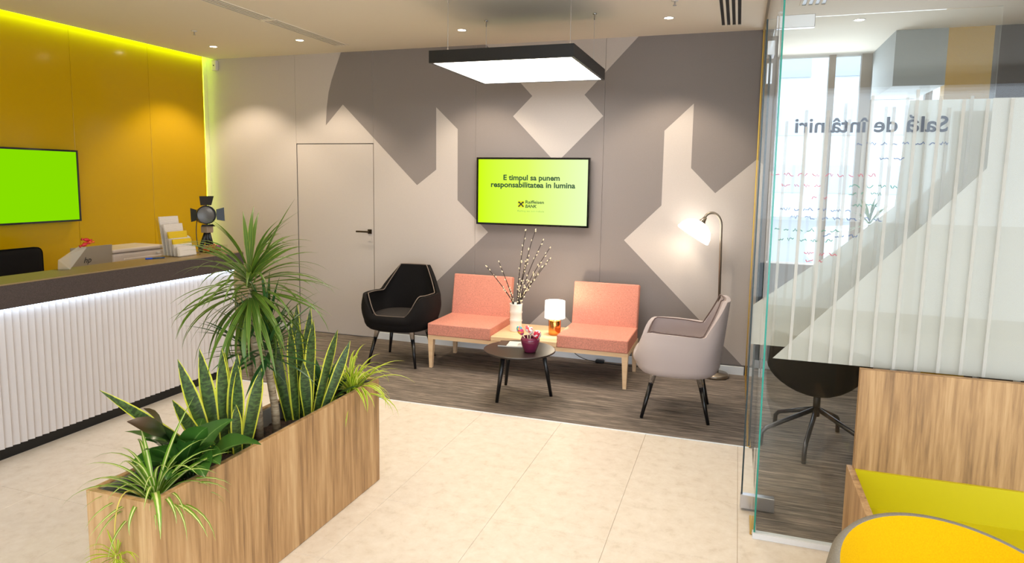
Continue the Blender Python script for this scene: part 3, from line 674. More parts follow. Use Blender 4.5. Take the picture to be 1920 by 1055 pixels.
# ================================================================== LOUNGE FURNITURE
# ---- two-seat settee with a table between the seats
st = thing('waiting_settee', 'pale wood waiting bench with two coral seats and a shelf between', 'bench', (-1.68, 5.6, 0))
SX0, SX1, SY0, SY1 = -2.575, -0.785, 5.33, 5.915
fr = BM()
for a in ((SX0, SX1, SY0, SY0 + 0.035), (SX0, SX1, SY1 - 0.035, SY1), (SX0, SX0 + 0.035, SY0 + 0.035, SY1 - 0.035), (SX1 - 0.035, SX1, SY0 + 0.035, SY1 - 0.035), (-1.70, -1.66, SY0 + 0.035, SY1 - 0.035)):
    box(fr, *a, 0.268, 0.303)
obj('frame', fr, 'beech', st)
for sx, x in ((1, SX0), (-1, SX1)):
    for sy, y in ((1, SY0), (-1, SY1)):
        bm = BM(); w = 0.05; q = []
        top = [(x, y), (x + sx * w, y), (x + sx * w, y + sy * w), (x, y + sy * w)]
        bo = [(x + sx * 0.008, y + sy * 0.008), (x + sx * 0.036, y + sy * 0.008), (x + sx * 0.036, y + sy * 0.036), (x + sx * 0.008, y + sy * 0.036)]
        tv = [bm.verts.new((p[0], p[1], 0.27)) for p in top]; bv = [bm.verts.new((p[0], p[1], 0.002)) for p in bo]
        bm.faces.new(tv); bm.faces.new(bv[::-1])
        for k in range(4): bm.faces.new((tv[k], bv[k], bv[(k + 1) % 4], tv[(k + 1) % 4]))
        bmesh.ops.recalc_face_normals(bm, faces=bm.faces)
        obj('leg', bm, 'beech', st)
for xa, xb in ((SX0, -1.978), (-1.382, SX1)):
    obj('seat_cushion', bx(xa, xb, SY0 - 0.012, SY1 - 0.04, 0.304, 0.412, 0.010, 3), 'coral', st)
    bm = bx(xa + 0.004, xb - 0.004, -0.045, 0.045, 0.0, 0.40, 0.012, 3)
    mt = Matrix.Translation((0, 5.875, 0.385)) @ Matrix.Rotation(math.radians(-11), 4, 'X'); bm.transform(mt)
    obj('backrest', bm, 'coral', st)
obj('shelf', bx(-1.976, -1.384, SY0 - 0.004, SY1, 0.304, 0.345, 0.003, 1), 'beech', st)

# ---- vase with willow branches
VX, VY, VZ = -1.835, 5.60, 0.345
t = thing('vase', 'white bamboo-shaped ceramic vase on the bench shelf', 'vase', (VX, VY, VZ))
obj('body', lathe(BM(), [(0, 0), (0.052, 0), (0.056, 0.012), (0.053, 0.06), (0.053, 0.088), (0.059, 0.098), (0.054, 0.108), (0.053, 0.16), (0.059, 0.176), (0.054, 0.188), (0.056, 0.24), (0.059, 0.252), (0.053, 0.252), (0.049, 0.2), (0.049, 0.02), (0, 0.02)], (VX, VY, VZ), 32), 'white_ceramic', t, smooth=True)
BR = [((-0.30, 0.02, 0.48), 'shortest willow branch in the white vase, leaning farthest left'),
      ((-0.17, 0.00, 0.53), 'short upright willow branch in the white vase, second from left'),
      ((0.07, 0.03, 0.82), 'tallest straight willow branch in the white vase'),
      ((0.17, 0.00, 0.83), 'tall willow branch in the white vase reaching the television corner'),
      ((0.23, 0.04, 0.74), 'willow branch in the white vase, third from the right'),
      ((0.31, -0.02, 0.68), 'willow branch in the white vase, second from the right'),
      ((0.30, 0.03, 0.58), 'lowest right-leaning willow branch in the white vase'),
      ((0.12, -0.03, 0.60), 'short middle willow branch in the white vase'),
      ((0.22, 0.06, 0.50), 'stubby willow branch in the white vase behind the right ones')]
rnd = random.Random(11)
for i, ((ex, ey, ez), lab) in enumerate(BR):
    base = Vector((VX + 0.022 * math.cos(i * 0.75 + 2), VY + 0.022 * math.sin(i * 0.75 + 2), VZ + 0.022))
    tip = Vector((VX + ex, VY + ey, VZ + 0.09 + ez)); mid = base.lerp(tip, 0.45) + Vector((-ex * 0.28, 0, 0.04))
    b_mouth = Vector((VX + max(-0.034, min(0.034, ex * 0.14)), VY + ey * 0.3, VZ + 0.255))
    pts = [base] + bez(b_mouth, b_mouth.lerp(mid, 0.5), mid.lerp(tip, 0.3), tip, 14)
    t = thing('willow_branch', lab, 'branch', base, group='willow branches in the vase')
    obj('stem', tube(BM(), pts, [0.0056 - 0.0030 * k / (len(pts) - 1) for k in range(len(pts))], 6), 'twig', t, smooth=True)
    bm = BM()
    for k in range(2, len(pts)):
        for e in range(2):
            p = pts[k].lerp(pts[k - 1], rnd.uniform(0.0, 0.9)); d = (pts[k] - pts[k - 1]).normalized(); side = Vector((rnd.uniform(-1, 1), rnd.uniform(-1, 1), rnd.uniform(-0.2, 0.6)))
            side = (side - d * side.dot(d)).normalized()
            if rnd.random() < 0.55: ellipsoid(bm, p + side * 0.007 + d * 0.004, (0.0058, 0.0095), d + side * 0.6, 7, 5)
    ellipsoid(bm, tip, (0.0055, 0.0095), pts[-1] - pts[-2], 7, 5)
    o = obj('catkins', bm, 'catkin', t, smooth=True); o['kind'] = 'stuff'

# ---- table lamp on the shelf
t = thing('table_lamp', 'small lit table lamp with copper base on the bench shelf', 'lamp', (-1.462, 5.60, 0.345))
LC = (-1.475, 5.60, 0.3455)
obj('base', lathe(BM(), [(0, 0), (0.052, 0), (0.054, 0.004), (0.054, 0.126), (0.050, 0.132), (0.0, 0.132)], LC, 32), 'copper', t, smooth=True)
obj('neck', tube(BM(), [(LC[0], LC[1], LC[2] + 0.13), (LC[0], LC[1], LC[2] + 0.19)], 0.011, 12), 'white_paint', t, smooth=True)
obj('shade', lathe(BM(), [(0.090, 0.150), (0.088, 0.30), (0.086, 0.30), (0.088, 0.150)], LC, 40), 'table_shade', t, smooth=True)
d = bpy.data.lights.new('table_lamp_bulb', 'POINT'); d.energy = 5; d.color = (1, 0.80, 0.55); d.shadow_soft_size = 0.03
o = bpy.data.objects.new('table_lamp_bulb', d); COL.objects.link(o); o.parent = t; o.location = (0, 0, 0.32)

# ---- floor lamp
FX, FY = -0.118, 5.995
t = thing('floor_lamp', 'lit gooseneck floor lamp with white glass dome beside the grey armchair', 'lamp', (FX, FY, 0))
obj('base', lathe(BM(), [(0, 0.002), (0.112, 0.002), (0.118, 0.012), (0.118, 0.028), (0.108, 0.038), (0.02, 0.044), (0.014, 0.06), (0, 0.06)], (FX, FY, 0), 40), 'nickel', t, smooth=True)
obj('pole', tube(BM(), [(FX + 0.02, FY, 0.04), (FX - 0.005, FY, 1.33)] + bez((FX - 0.005, FY, 1.33), (FX - 0.01, FY, 1.45), (FX - 0.12, FY - 0.02, 1.47), (FX - 0.145, FY - 0.035, 1.39), 12)[1:], 0.0115, 12), 'nickel', t, smooth=True)
sd = Vector((-0.50, -0.14, -0.80)).normalized(); sc_ = Vector((FX - 0.152, FY - 0.038, 1.375)); sm = axis_matrix(sc_, sd)
obj('socket', lathe(BM(), [(0, -0.03), (0.014, -0.03), (0.022, 0.0), (0.034, 0.025), (0.036, 0.035), (0, 0.035)], n=20, mat=sm), 'nickel', t, smooth=True)
obj('glass_dome', lathe(BM(), [(0.026, 0.022), (0.07, 0.032), (0.112, 0.062), (0.142, 0.11), (0.152, 0.155), (0.146, 0.162), (0.138, 0.118), (0.108, 0.072), (0.06, 0.04), (0.026, 0.034)], n=40, mat=sm), 'shade_glow', t, smooth=True)
d = bpy.data.lights.new('floor_lamp_bulb', 'SPOT'); d.energy = 3.5; d.color = (1, 0.84, 0.62); d.shadow_soft_size = 0.05; d.spot_size = math.radians(135); d.spot_blend = 0.5
o = bpy.data.objects.new('floor_lamp_bulb', d); COL.objects.link(o); o.parent = t
o.matrix_parent_inverse = Matrix.Identity(4); o.location = sc_ + sd * 0.12 - Vector((FX, FY, 0)); o.rotation_euler = sd.to_track_quat('-Z', 'Y').to_euler()

# ---- coffee table
CX, CY, CZ = -1.535, 4.785, 0.405
t = thing('coffee_table', 'round dark brown coffee table on three black legs', 'table', (CX, CY, 0))
obj('top', lathe(BM(), [(0, CZ - 0.018), (0.262, CZ - 0.018), (0.276, CZ - 0.010), (0.276, CZ - 0.002), (0.272, CZ), (0, CZ)], (CX, CY, 0), 64), 'dark_top', t, smooth=False)
for lx, ly in ((-1.672, 4.662), (-1.752, 5.10), (-1.322, 4.955)):
    k = 0.82; tx, ty = CX + (lx - CX) * 0.72, CY + (ly - CY) * 0.72
    obj('leg', tube(BM(), [(tx, ty, CZ - 0.018), (lx, ly, 0.002)], [0.021, 0.0125], 14), 'black_leg', t, smooth=True)
# booklet on the table
t = thing('booklet', 'white booklet with a dark spine edge lying on the coffee table', 'booklet', (-1.63, 4.83, CZ))
mt = Matrix.Translation((-1.60, 4.89, CZ)) @ Matrix.Rotation(math.radians(8), 4, 'Z')
bm = bx(-0.13, 0.13, -0.075, 0.075, 0.0005, 0.009); bm.transform(mt); obj('pages', bm, 'white_paint', t)
bm = bx(-0.134, -0.062, -0.077, 0.077, 0.009, 0.0105); bm.transform(mt); obj('cover_band', bm, plain('dark_cover', srgb(70, 58, 50), 0.4), t)
bm = bx(0.02, 0.11, -0.05, 0.03, 0.009, 0.0098); bm.transform(mt); obj('cover_picture', bm, plain('grey_print', srgb(170, 168, 170), 0.4), t)
# plum pot of sweets
PX, PY = -1.435, 4.735
t = thing('plum_pot', 'glossy plum coloured pot of lollipops on the coffee table', 'pot', (PX, PY, CZ))
PR = [(0, 0.001), (0.043, 0.001), (0.047, 0.004), (0.060, 0.04), (0.071, 0.075), (0.073, 0.095), (0.066, 0.112), (0.062, 0.112), (0.066, 0.095), (0.055, 0.04), (0.04, 0.012), (0, 0.012)]
obj('body', lathe(BM(), PR, (PX, PY, CZ), 40), 'pot_purple', t, smooth=True)
obj('rim', lathe(BM(), [(0.060, 0.110), (0.064, 0.1155), (0.067, 0.111), (0.064, 0.109)], (PX, PY, CZ), 40), 'pot_purple', t, smooth=True)
def swirl(name, a, b_, c_):
    m, tt, bs = new_mat(name); tc = tt.nodes.new('ShaderNodeTexCoord'); v = tt.nodes.new('ShaderNodeTexVoronoi'); v.inputs['Scale'].default_value = 60
    tt.links.new(tc.outputs['Object'], v.inputs['Vector']); rp = tt.nodes.new('ShaderNodeValToRGB'); rp.color_ramp.interpolation = 'CONSTANT'; el = rp.color_ramp.elements
    el[0].color = a; el[1].position = 0.66; el[1].color = c_; e = el.new(0.33); e.color = b_
    sx = tt.nodes.new('ShaderNodeSeparateXYZ'); tt.links.new(v.outputs['Color'], sx.inputs[0]); tt.links.new(sx.outputs[0], rp.inputs[0]); tt.links.new(rp.outputs[0], bs.inputs['Base Color']); bs.inputs['Roughness'].default_value = 0.3; return m
M['lolly1'] = swirl('rainbow_wrapper', srgb(220, 70, 110), srgb(70, 170, 180), srgb(240, 190, 60))
M['lolly2'] = swirl('red_white_wrapper', srgb(232, 222, 224), srgb(222, 90, 96), srgb(244, 236, 232))
M['lolly3'] = swirl('clear_red_wrapper', srgb(220, 214, 218), srgb(206, 200, 208), srgb(190, 30, 60))
M['stick'] = plain('paper_stick', srgb(240, 224, 196), 0.6)
def lolly(b0, tip, r, mat, label):
    b0, tip = Vector(b0), Vector(tip); d = (tip - b0).normalized()
    t = thing('lollipop', label, 'lollipop', b0, group='lollipops in the plum pot')
    obj('stick', tube(BM(), [b0, tip], 0.0035, 8), 'stick', t, smooth=True)
    obj('wrapper', ellipsoid(BM(), tip + d * r[1] * 0.7, r, d, 16, 10), mat, t, smooth=True)
lolly((PX + 0.01, PY, CZ + 0.016), (PX - 0.062, PY - 0.01, CZ + 0.135), (0.024, 0.04), 'lolly1', 'rainbow coloured lollipop leaning left out of the plum pot')
lolly((PX - 0.01, PY + 0.01, CZ + 0.016), (PX - 0.005, PY + 0.02, CZ + 0.135), (0.020, 0.03), 'lolly2', 'red and white striped lollipop in the middle of the plum pot')
lolly((PX - 0.012, PY + 0.0, CZ + 0.016), (PX - 0.035, PY + 0.035, CZ + 0.150), (0.018, 0.026), 'lolly2', 'pink striped lollipop at the back of the plum pot')
lolly((PX - 0.012, PY - 0.005, CZ + 0.016), (PX + 0.045, PY - 0.015, CZ + 0.120), (0.033, 0.034), 'lolly3', 'clear wrapped lollipop with a red edge leaning right out of the pot')

# ---- tub armchairs with trapezoid backs
def tub_chair(name, label, loc, rotz, fabric, piping, back_h=0.87, seat_mat=None):
    """front of the chair looks along local -y"""
    t = thing(name, label, 'armchair', loc, rotz)
    NU, NV = 96, 16
    def ang(th):                              # th = 0 at the back (+y), pi at the front
        a = abs((th + PI) % (2 * PI) - PI); return math.degrees(a)
    def sstep(a, b_, x):
        x = max(0, min(1, (x - a) / (b_ - a))); return x * x * (3 - 2 * x)
    def rim(th):
        a = ang(th)
        hb = back_h - (back_h - 0.625) * max(0, min(1, (a - 34) / 23.0))
        if a < 34: hb = back_h
        if a > 57:
            arm = 0.625 + 0.015 * math.sin((a - 57) / 50 * PI / 2) if a < 107 else 0.64
            hb = arm
        return hb - (hb - 0.455) * sstep(124, 152, a)
    def plan(th, k):
        n = 3.0; c, s = math.sin(th), math.cos(th)
        r = 1.0 / ((abs(c) / 0.305) ** n + (abs(s) / 0.285) ** n) ** (1 / n)
        return Vector((c * r * k, s * r * k, 0))
    def pt(th, v):
        h = rim(th); a = ang(th)
        if v < 0.3: k = 0.76 * v / 0.3 + 0.02; z = 0.352
        elif v < 0.55: q = (v - 0.3) / 0.25; k = 0.78 + 0.17 * math.sin(q * PI / 2); z = 0.352 + 0.06 * (1 - math.cos(q * PI / 2))
        else:
            q = (v - 0.55) / 0.45; z = 0.412 + (h - 0.412) * q
            lean = 0.10 + 0.28 * (1 - sstep(30, 75, a))
            k = 0.95 + lean * (z - 0.412) + (0.06 * math.sin(PI * min(1, q * 1.05)) if a > 57 else 0.06 * math.sin(PI * min(1, q * 1.05)) * sstep(30, 57, a))
        p = plan(th, k); p.z = z
        # the back narrows towards its top
        if a < 75 and z > 0.62: p.x *= 1 - 0.30 * (z - 0.62) / (back_h - 0.62)
        return p
    bm = BM(); rows = []
    for j in range(NV + 1):
        v = j / NV; rows.append([bm.verts.new(pt(2 * PI * i / NU, v)) for i in range(NU)])
    for j in range(NV):
        for i in range(NU): bm.faces.new((rows[j][i], rows[j][(i + 1) % NU], rows[j + 1][(i + 1) % NU], rows[j + 1][i]))
    bm.faces.new(rows[0][::-1])
    o = obj('shell', bm, fabric, t, local=True, smooth=True)
    sm_ = o.modifiers.new('thickness', 'SOLIDIFY'); sm_.thickness = 0.032; sm_.offset = -1
    bv = o.modifiers.new('soft', 'BEVEL'); bv.width = 0.011; bv.segments = 3; bv.limit_method = 'ANGLE'; bv.angle_limit = math.radians(50)
    loop = [pt(2 * PI * i / NU, 1.0) for i in range(NU)]
    for nm, k, dz in (('piping', 0.950, 0.0035),):
        q = [Vector((p.x * k, p.y * k, p.z + dz + 0.008 * sstep(100, 140, ang(2 * PI * i / NU)))) for i, p in enumerate(loop)]; bm = BM(); tube(bm, q + [q[0]], 0.0048, 6, cap=False); obj(nm, bm, piping, t, local=True, smooth=True)
    bm = BM(); rs = []
    for k, z in ((0.02, 0.462), (0.55, 0.464), (0.80, 0.455), (0.86, 0.435), (0.84, 0.40)):
        ring = []
        for i in range(48):
            p = plan(2 * PI * i / 48, k); p.z = z; ring.append(bm.verts.new(p))
        rs.append(ring)
    for a, b_ in zip(rs, rs[1:]):
        for i in range(48): bm.faces.new((a[i], b_[i], b_[(i + 1) % 48], a[(i + 1) % 48]))
    bm.faces.new(rs[0]); bmesh.ops.recalc_face_normals(bm, faces=bm.faces)
    obj('seat_pad', bm, seat_mat or fabric, t, local=True, smooth=True)
    for sx in (-1, 1):
        for sy, yy in ((-1, 0.15), (1, 0.15)):
            a = Vector((sx * 0.16, sy * yy, 0.36)); f = Vector((sx * 0.232, sy * 0.232, 0.003)); m1 = a.lerp(f, 0.30)
            lg_ = obj('leg', tube(BM(), [m1, f], [0.0185, 0.0115], 14), 'black_leg', t, local=True, smooth=True)
            obj('chrome_ferrule', tube(BM(), [a, a.lerp(f, 0.05), m1], [0.034, 0.027, 0.0195], 14), 'chrome', lg_, local=True, smooth=True)
    return t
seat_blk = plain('worn_black_seat', srgb(34, 28, 27), 0.8)
M['seat_blk'] = seat_blk
tub_chair('tub_armchair', 'black upholstered tub armchair on splayed black legs beside the door', (-2.908, 5.465, 0), math.radians(4), 'black_fabric', 'beige_thread', seat_mat='seat_blk')
tub_chair('tub_armchair', 'light grey upholstered tub armchair on splayed black legs by the floor lamp', (-0.365, 4.965, 0), math.radians(-87), 'grey_fabric', 'brown_thread')

# power cord and adapter on the floor behind the bench
t = thing('power_cable', 'thin black power cable with an adapter along the baseboard', 'cable', (-1.2, 6.07, 0))
obj('cable', tube(BM(), bez((-1.45, 6.09, 0.30), (-1.5, 6.09, 0.05), (-1.35, 6.06, 0.006), (-1.1, 6.05, 0.006), 12) + bez((-1.1, 6.05, 0.006), (-0.8, 6.04, 0.006), (-0.5, 6.08, 0.006), (-0.23, 6.0, 0.008), 12)[1:], 0.0035, 6), 'black', t, smooth=True)
obj('adapter', bx(-1.19, -1.11, 6.03, 6.08, 0.003, 0.032, 0.008), 'black', t)

# ================================================================== PLANTER AND PLANTS
QX0, QX1, QY0, QY1, QZ = -2.136, -1.844, 1.66, 3.195, 0.586
pt_ = thing('planter_box', 'long oak-finish planter box standing on the stone floor', 'planter', ((QX0 + QX1) / 2, (QY0 + QY1) / 2, 0))
TH = 0.022
obj('side_panel', bx(QX1 - TH, QX1, QY0, QY1, 0.002, QZ, 0.001, 1), 'oak', pt_)
obj('side_panel', bx(QX0, QX0 + TH, QY0, QY1, 0.002, QZ, 0.001, 1), 'oak', pt_)
obj('end_panel', bx(QX0 + TH, QX1 - TH, QY0 + 0.0005, QY0 + TH, 0.002, QZ - 0.0005), 'oak', pt_)
obj('end_panel', bx(QX0 + TH, QX1 - TH, QY1 - TH, QY1 - 0.0005, 0.002, QZ - 0.0005), 'oak', pt_)
bm = BM(); li = 0.012
for a in ((QX0 + TH, QX1 - TH, QY0 + TH, QY0 + TH + li), (QX0 + TH, QX1 - TH, QY1 - TH - li, QY1 - TH), (QX0 + TH, QX0 + TH + li, QY0 + TH + li, QY1 - TH - li), (QX1 - TH - li, QX1 - TH, QY0 + TH + li, QY1 - TH - li)):
    box(bm, *a, 0.05, QZ - 0.006)
obj('liner', bm, 'liner', pt_)
bm = BM(); n1, n2 = 12, 60; gx0, gx1, gy0, gy1 = QX0 + TH + li, QX1 - TH - li, QY0 + TH + li, QY1 - TH - li
rnd = random.Random(5); g = [[bm.verts.new((gx0 + (gx1 - gx0) * i / n1, gy0 + (gy1 - gy0) * j / n2, 0.495 + rnd.uniform(-0.008, 0.010))) for j in range(n2 + 1)] for i in range(n1 + 1)]
for i in range(n1):
    for j in range(n2): bm.faces.new((g[i][j], g[i + 1][j], g[i + 1][j + 1], g[i][j + 1]))
so = obj('soil', bm, 'soil', pt_, smooth=True); so['kind'] = 'stuff'

def leaf_mesh(name, L, W, e0, droop, mat, seg=9, fold=0.25, shape='strap', twist=0.0, wob=0.0):
    """blade from the origin along +x, rising at angle e0 and bending down by droop (radians) over its length"""
    bm = BM(); uvl = bm.loops.layers.uv.new('UVMap'); rows = []; p = Vector((0, 0, 0)); ds = L / seg
    for i in range(seg + 1):
        t = i / seg; e = e0 - droop * t ** 1.4; d = Vector((math.cos(e), 0, math.sin(e)))
        if shape == 'strap': w = W * (0.55 + 0.9 * t if t < 0.35 else 0.87 + 0.13 * math.sin(t * PI)) * (1 - max(0, (t - 0.35) / 0.65) ** 1.6)
        elif shape == 'sword': w = W * (0.55 + 0.45 * math.sin(min(1, t * 1.5) * PI / 2)) * (1 - max(0, (t - 0.55) / 0.45) ** 2.0)
        else: w = W * (0.05 if t < 0.30 else math.sin(((t - 0.30) / 0.70) ** 0.75 * PI) ** 0.8 if t < 1 else 0)
        w = max(w, W * 0.03) / 2
        if shape == 'broad' and t < 0.30: w = W * 0.03
        tw = twist * t; nrm = Vector((-math.sin(e), 0, math.cos(e))); side = Vector((0, math.cos(tw), 0)) + nrm * math.sin(tw); up = nrm * math.cos(tw)
        wv = wob * math.sin(t * 9) * w
        rows.append([bm.verts.new(p - side * w + up * (w * fold + wv)), bm.verts.new(p), bm.verts.new(p + side * w + up * (w * fold - wv))])
        p = p + d * ds
    for i in range(seg):
        for k in range(2):
            f = bm.faces.new((rows[i][k], rows[i + 1][k], rows[i + 1][k + 1], rows[i][k + 1]))
            for lp, (u, v) in zip(f.loops, ((k / 2, i / seg), (k / 2, (i + 1) / seg), ((k + 1) / 2, (i + 1) / seg), ((k + 1) / 2, i / seg))): lp[uvl].uv = (u, v)
            f.smooth = True
    me = bpy.data.meshes.new(name); bm.to_mesh(me); bm.free(); me.materials.append(M[mat]); return me
def put_leaf(me, plant, p, az, tilt=0.0, roll=0.0, sc=1.0, name='leaf'):
    o = bpy.data.objects.new(name, me); COL.objects.link(o); o.parent = plant
    o.location = Vector(p) - WORG[plant]; o.rotation_euler = (roll, tilt, az); o.scale = (sc, sc, sc); return o
def rosette(plant, c, n, L, W, mat, e_rng, d_rng, rnd, shape='strap', fold=0.25, zspread=0.06, variants=10, seg=9):
    mes = []
    for k in range(variants):
        q = k / (variants - 1); e = e_rng[0] + (e_rng[1] - e_rng[0]) * q
        mes.append(leaf_mesh('leaf', L * rnd.uniform(0.85, 1.1), W * rnd.uniform(0.85, 1.1), e, d_rng[0] + (d_rng[1] - d_rng[0]) * rnd.random(), mat, seg, fold, shape))
    for i in range(n):
        az = i * 2.39996 + rnd.uniform(-0.2, 0.2); k = i % variants; q = k / (variants - 1)
        put_leaf(mes[k], plant, (c[0] + 0.008 * math.cos(az), c[1] + 0.008 * math.sin(az), c[2] + (q - 0.5) * zspread), az, 0, rnd.uniform(-0.2, 0.2), rnd.uniform(0.82, 1.08))

rnd = random.Random(21)
# dracaena with two trunks
t = thing('dracaena', 'tall dracaena with a leafy crown and two ringed trunks in the planter', 'plant', (-2.04, 2.47, 0.495))
obj('trunk', tube(BM(), [(-2.045, 2.455, 0.47), (-2.05, 2.455, 0.65), (-2.045, 2.45, 0.85), (-2.055, 2.44, 1.05), (-2.05, 2.44, 1.17)], [0.021, 0.019, 0.018, 0.018, 0.020], 12), 'trunk', t, smooth=True)
obj('trunk', tube(BM(), [(-2.01, 2.535, 0.47), (-2.015, 2.53, 0.62), (-2.03, 2.515, 0.78), (-2.02, 2.505, 0.90)], [0.020, 0.018, 0.017, 0.018], 12), 'trunk', t, smooth=True)
obj('trunk', tube(BM(), [(-2.05, 2.455, 0.68), (-2.08, 2.46, 0.78), (-2.09, 2.45, 0.90)], [0.014, 0.013, 0.013], 10), 'trunk', t, smooth=True)
rosette(t, (-2.06, 2.44, 1.20), 140, 0.39, 0.023, 'drac', (-0.85, 1.15), (0.5, 1.5), rnd, zspread=0.14, variants=14, seg=10)
rosette(t, (-2.02, 2.50, 0.92), 56, 0.32, 0.022, 'drac_dark', (-0.3, 1.4), (0.2, 0.8), rnd, zspread=0.10, variants=10)
rosette(t, (-2.09, 2.45, 0.91), 30, 0.26, 0.020, 'drac_dark', (-0.3, 1.4), (0.2, 0.8), rnd, zspread=0.08, variants=8)
put_leaf(leaf_mesh('leaf', 0.44, 0.020, 1.15, 0.25, 'drac', 10), t, (-2.04, 2.44, 1.22), math.radians(5))
# snake plants
def snake(label, leaves):
    t = thing('snake_plant', label, 'plant', (leaves[0][0], leaves[0][1], 0.495))
    for (x, y, lean, L, W) in leaves:
        put_leaf(leaf_mesh('leaf', L, W, 1.52, rnd.uniform(-0.05, 0.12), 'sans', 11, 0.30, 'sword', twist=rnd.uniform(-0.35, 0.35), wob=0.12), t, (x, y, 0.485), math.radians(-47 + rnd.uniform(-28, 28)), 0, -lean)
snake('snake plant with yellow-edged leaves left of the dracaena trunks', [(-2.07, 2.22, -0.10, 0.50, 0.062), (-2.06, 2.25, 0.00, 0.49, 0.060), (-2.04, 2.27, 0.06, 0.46, 0.064), (-2.06, 2.19, -0.26, 0.48, 0.060),
      (-2.0, 2.25, 0.06, 0.42, 0.056), (-2.05, 2.17, -0.78, 0.56, 0.046), (-1.96, 2.22, -0.04, 0.26, 0.054), (-1.99, 2.29, 0.20, 0.39, 0.068), (-2.03, 2.17, -0.50, 0.38, 0.055), (-2.08, 2.27, 0.03, 0.47, 0.060)])
snake('snake plant with yellow-edged leaves right of the dracaena trunks', [(-2.06, 2.72, 0.04, 0.60, 0.066), (-2.05, 2.77, 0.10, 0.57, 0.060), (-2.05, 2.68, -0.16, 0.56, 0.066), (-2.02, 2.70, -0.08, 0.51, 0.064),
      (-1.98, 2.74, 0.02, 0.52, 0.066), (-1.97, 2.78, 0.26, 0.46, 0.062), (-1.95, 2.80, 0.36, 0.42, 0.054), (-2.08, 2.70, -0.10, 0.57, 0.054), (-1.97, 2.72, -0.05, 0.32, 0.060), (-2.03, 2.74, -0.02, 0.50, 0.066)])
# peace lily
t = thing('peace_lily', 'broad-leaved peace lily with browned tips in the near part of the planter', 'plant', (-2.02, 1.99, 0.495))
for (az, L, W, e, dr, mt) in ((232, 0.40, 0.105, 1.35, 1.05, 'lily_brown'), (205, 0.34, 0.10, 1.25, 1.2, 'lily'), (262, 0.42, 0.085, 1.45, 0.75, 'lily_brown'), (20, 0.36, 0.12, 0.95, 1.25, 'lily'), (330, 0.36, 0.125, 0.85, 1.25, 'lily'),
                              (345, 0.30, 0.11, 1.1, 1.5, 'lily'), (300, 0.28, 0.10, 1.0, 1.4, 'lily'), (60, 0.33, 0.09, 1.2, 1.1, 'lily'), (120, 0.30, 0.09, 1.2, 1.0, 'lily'), (170, 0.30, 0.09, 1.0, 1.2, 'lily'), (270, 0.24, 0.09, 0.9, 1.2, 'lily'), (5, 0.26, 0.10, 1.25, 1.0, 'lily'), (240, 0.28, 0.09, 0.9, 1.0, 'lily'),
                              (215, 0.30, 0.09, 1.45, 1.7, 'lily'), (280, 0.34, 0.09, 1.2, 1.1, 'lily'), (310, 0.32, 0.10, 1.4, 1.3, 'lily'), (350, 0.34, 0.10, 1.35, 0.9, 'lily'), (190, 0.26, 0.08, 1.3, 1.4, 'lily'), (225, 0.22, 0.08, 1.2, 1.6, 'lily')):
    put_leaf(leaf_mesh('leaf', L * 0.92, W * 1.08, e, dr, mt, 12, 0.30, 'broad', twist=rnd.uniform(-0.8, 0.8), wob=0.25), t, (-2.02 + 0.02 * math.cos(az), 2.0 + 0.02 * math.sin(az), 0.49), math.radians(az))
# spider plants
t = thing('spider_plant', 'green and white striped spider plant in the nearest end of the planter', 'plant', (-1.97, 1.80, 0.495))
rosette(t, (-1.97, 1.80, 0.51), 48, 0.30, 0.017, 'spider', (0.25, 1.35), (1.1, 2.3), rnd, zspread=0.03, variants=12, fold=0.3)
for az, L, e, dr, W in ((-38, 0.34, 1.0, 3.1, 0.028), (-20, 0.24, 0.9, 2.6, 0.022), (-70, 0.24, 0.9, 3.0, 0.020), (200, 0.32, 0.9, 1.9, 0.018), (215, 0.34, 0.8, 1.9, 0.018), (60, 0.32, 0.8, 1.0, 0.03), (80, 0.40, 1.25, 0.4, 0.022)):
    put_leaf(leaf_mesh('leaf', L, W, e, dr, 'spider', 12, 0.3), t, (-1.95, 1.77, 0.51), math.radians(az))
run = bez((-1.98, 1.76, 0.53), (-1.97, 1.66, 0.68), (-1.96, 1.61, 0.56), (-1.975, 1.63, 0.40), 12)
obj('runner', tube(BM(), run, 0.0025, 6), plain('yellow_runner', srgb(196, 176, 80), 0.6), t, smooth=True)
rosette(t, (-1.975, 1.632, 0.385), 26, 0.13, 0.009, 'spider_bright', (-0.6, 1.2), (0.6, 2.0), rnd, zspread=0.02, variants=8)
rosette(t, (-1.985, 1.632, 0.31), 22, 0.12, 0.009, 'spider_bright', (-0.6, 1.2), (0.6, 2.0), rnd, zspread=0.02, variants=8)
obj('runner', tube(BM(), [(-1.975, 1.63, 0.40), (-1.98, 1.631, 0.36), (-1.985, 1.632, 0.31)], 0.0022, 6), 'spider_bright', t, smooth=True)
t = thing('spider_plant', 'bright yellow-green spider plant spilling over the far end of the planter', 'plant', (-1.95, 3.09, 0.495))
rosette(t, (-1.95, 3.08, 0.53), 64, 0.30, 0.017, 'spider_bright', (0.3, 1.4), (1.2, 2.6), rnd, zspread=0.04, variants=14, fold=0.3)
for az, L, e, dr in ((-10, 0.30, 0.8, 2.9), (-40, 0.28, 0.8, 3.0), (25, 0.36, 0.75, 1.6), (50, 0.34, 0.95, 1.3), (70, 0.30, 0.9, 2.4), (-75, 0.24, 0.9, 2.8)):
    put_leaf(leaf_mesh('leaf', L, 0.02, e, dr, 'spider_bright', 12, 0.3), t, (-1.92, 3.08, 0.53), math.radians(az))
t = thing('leafy_dracaena', 'low dark green leafy plant between the snake plant and bright spider plant', 'plant', (-2.02, 2.93, 0.495))
rosette(t, (-2.02, 2.93, 0.52), 34, 0.25, 0.05, 'drac_dark', (0.65, 1.40), (0.4, 1.0), rnd, zspread=0.06, variants=10, shape='sword')

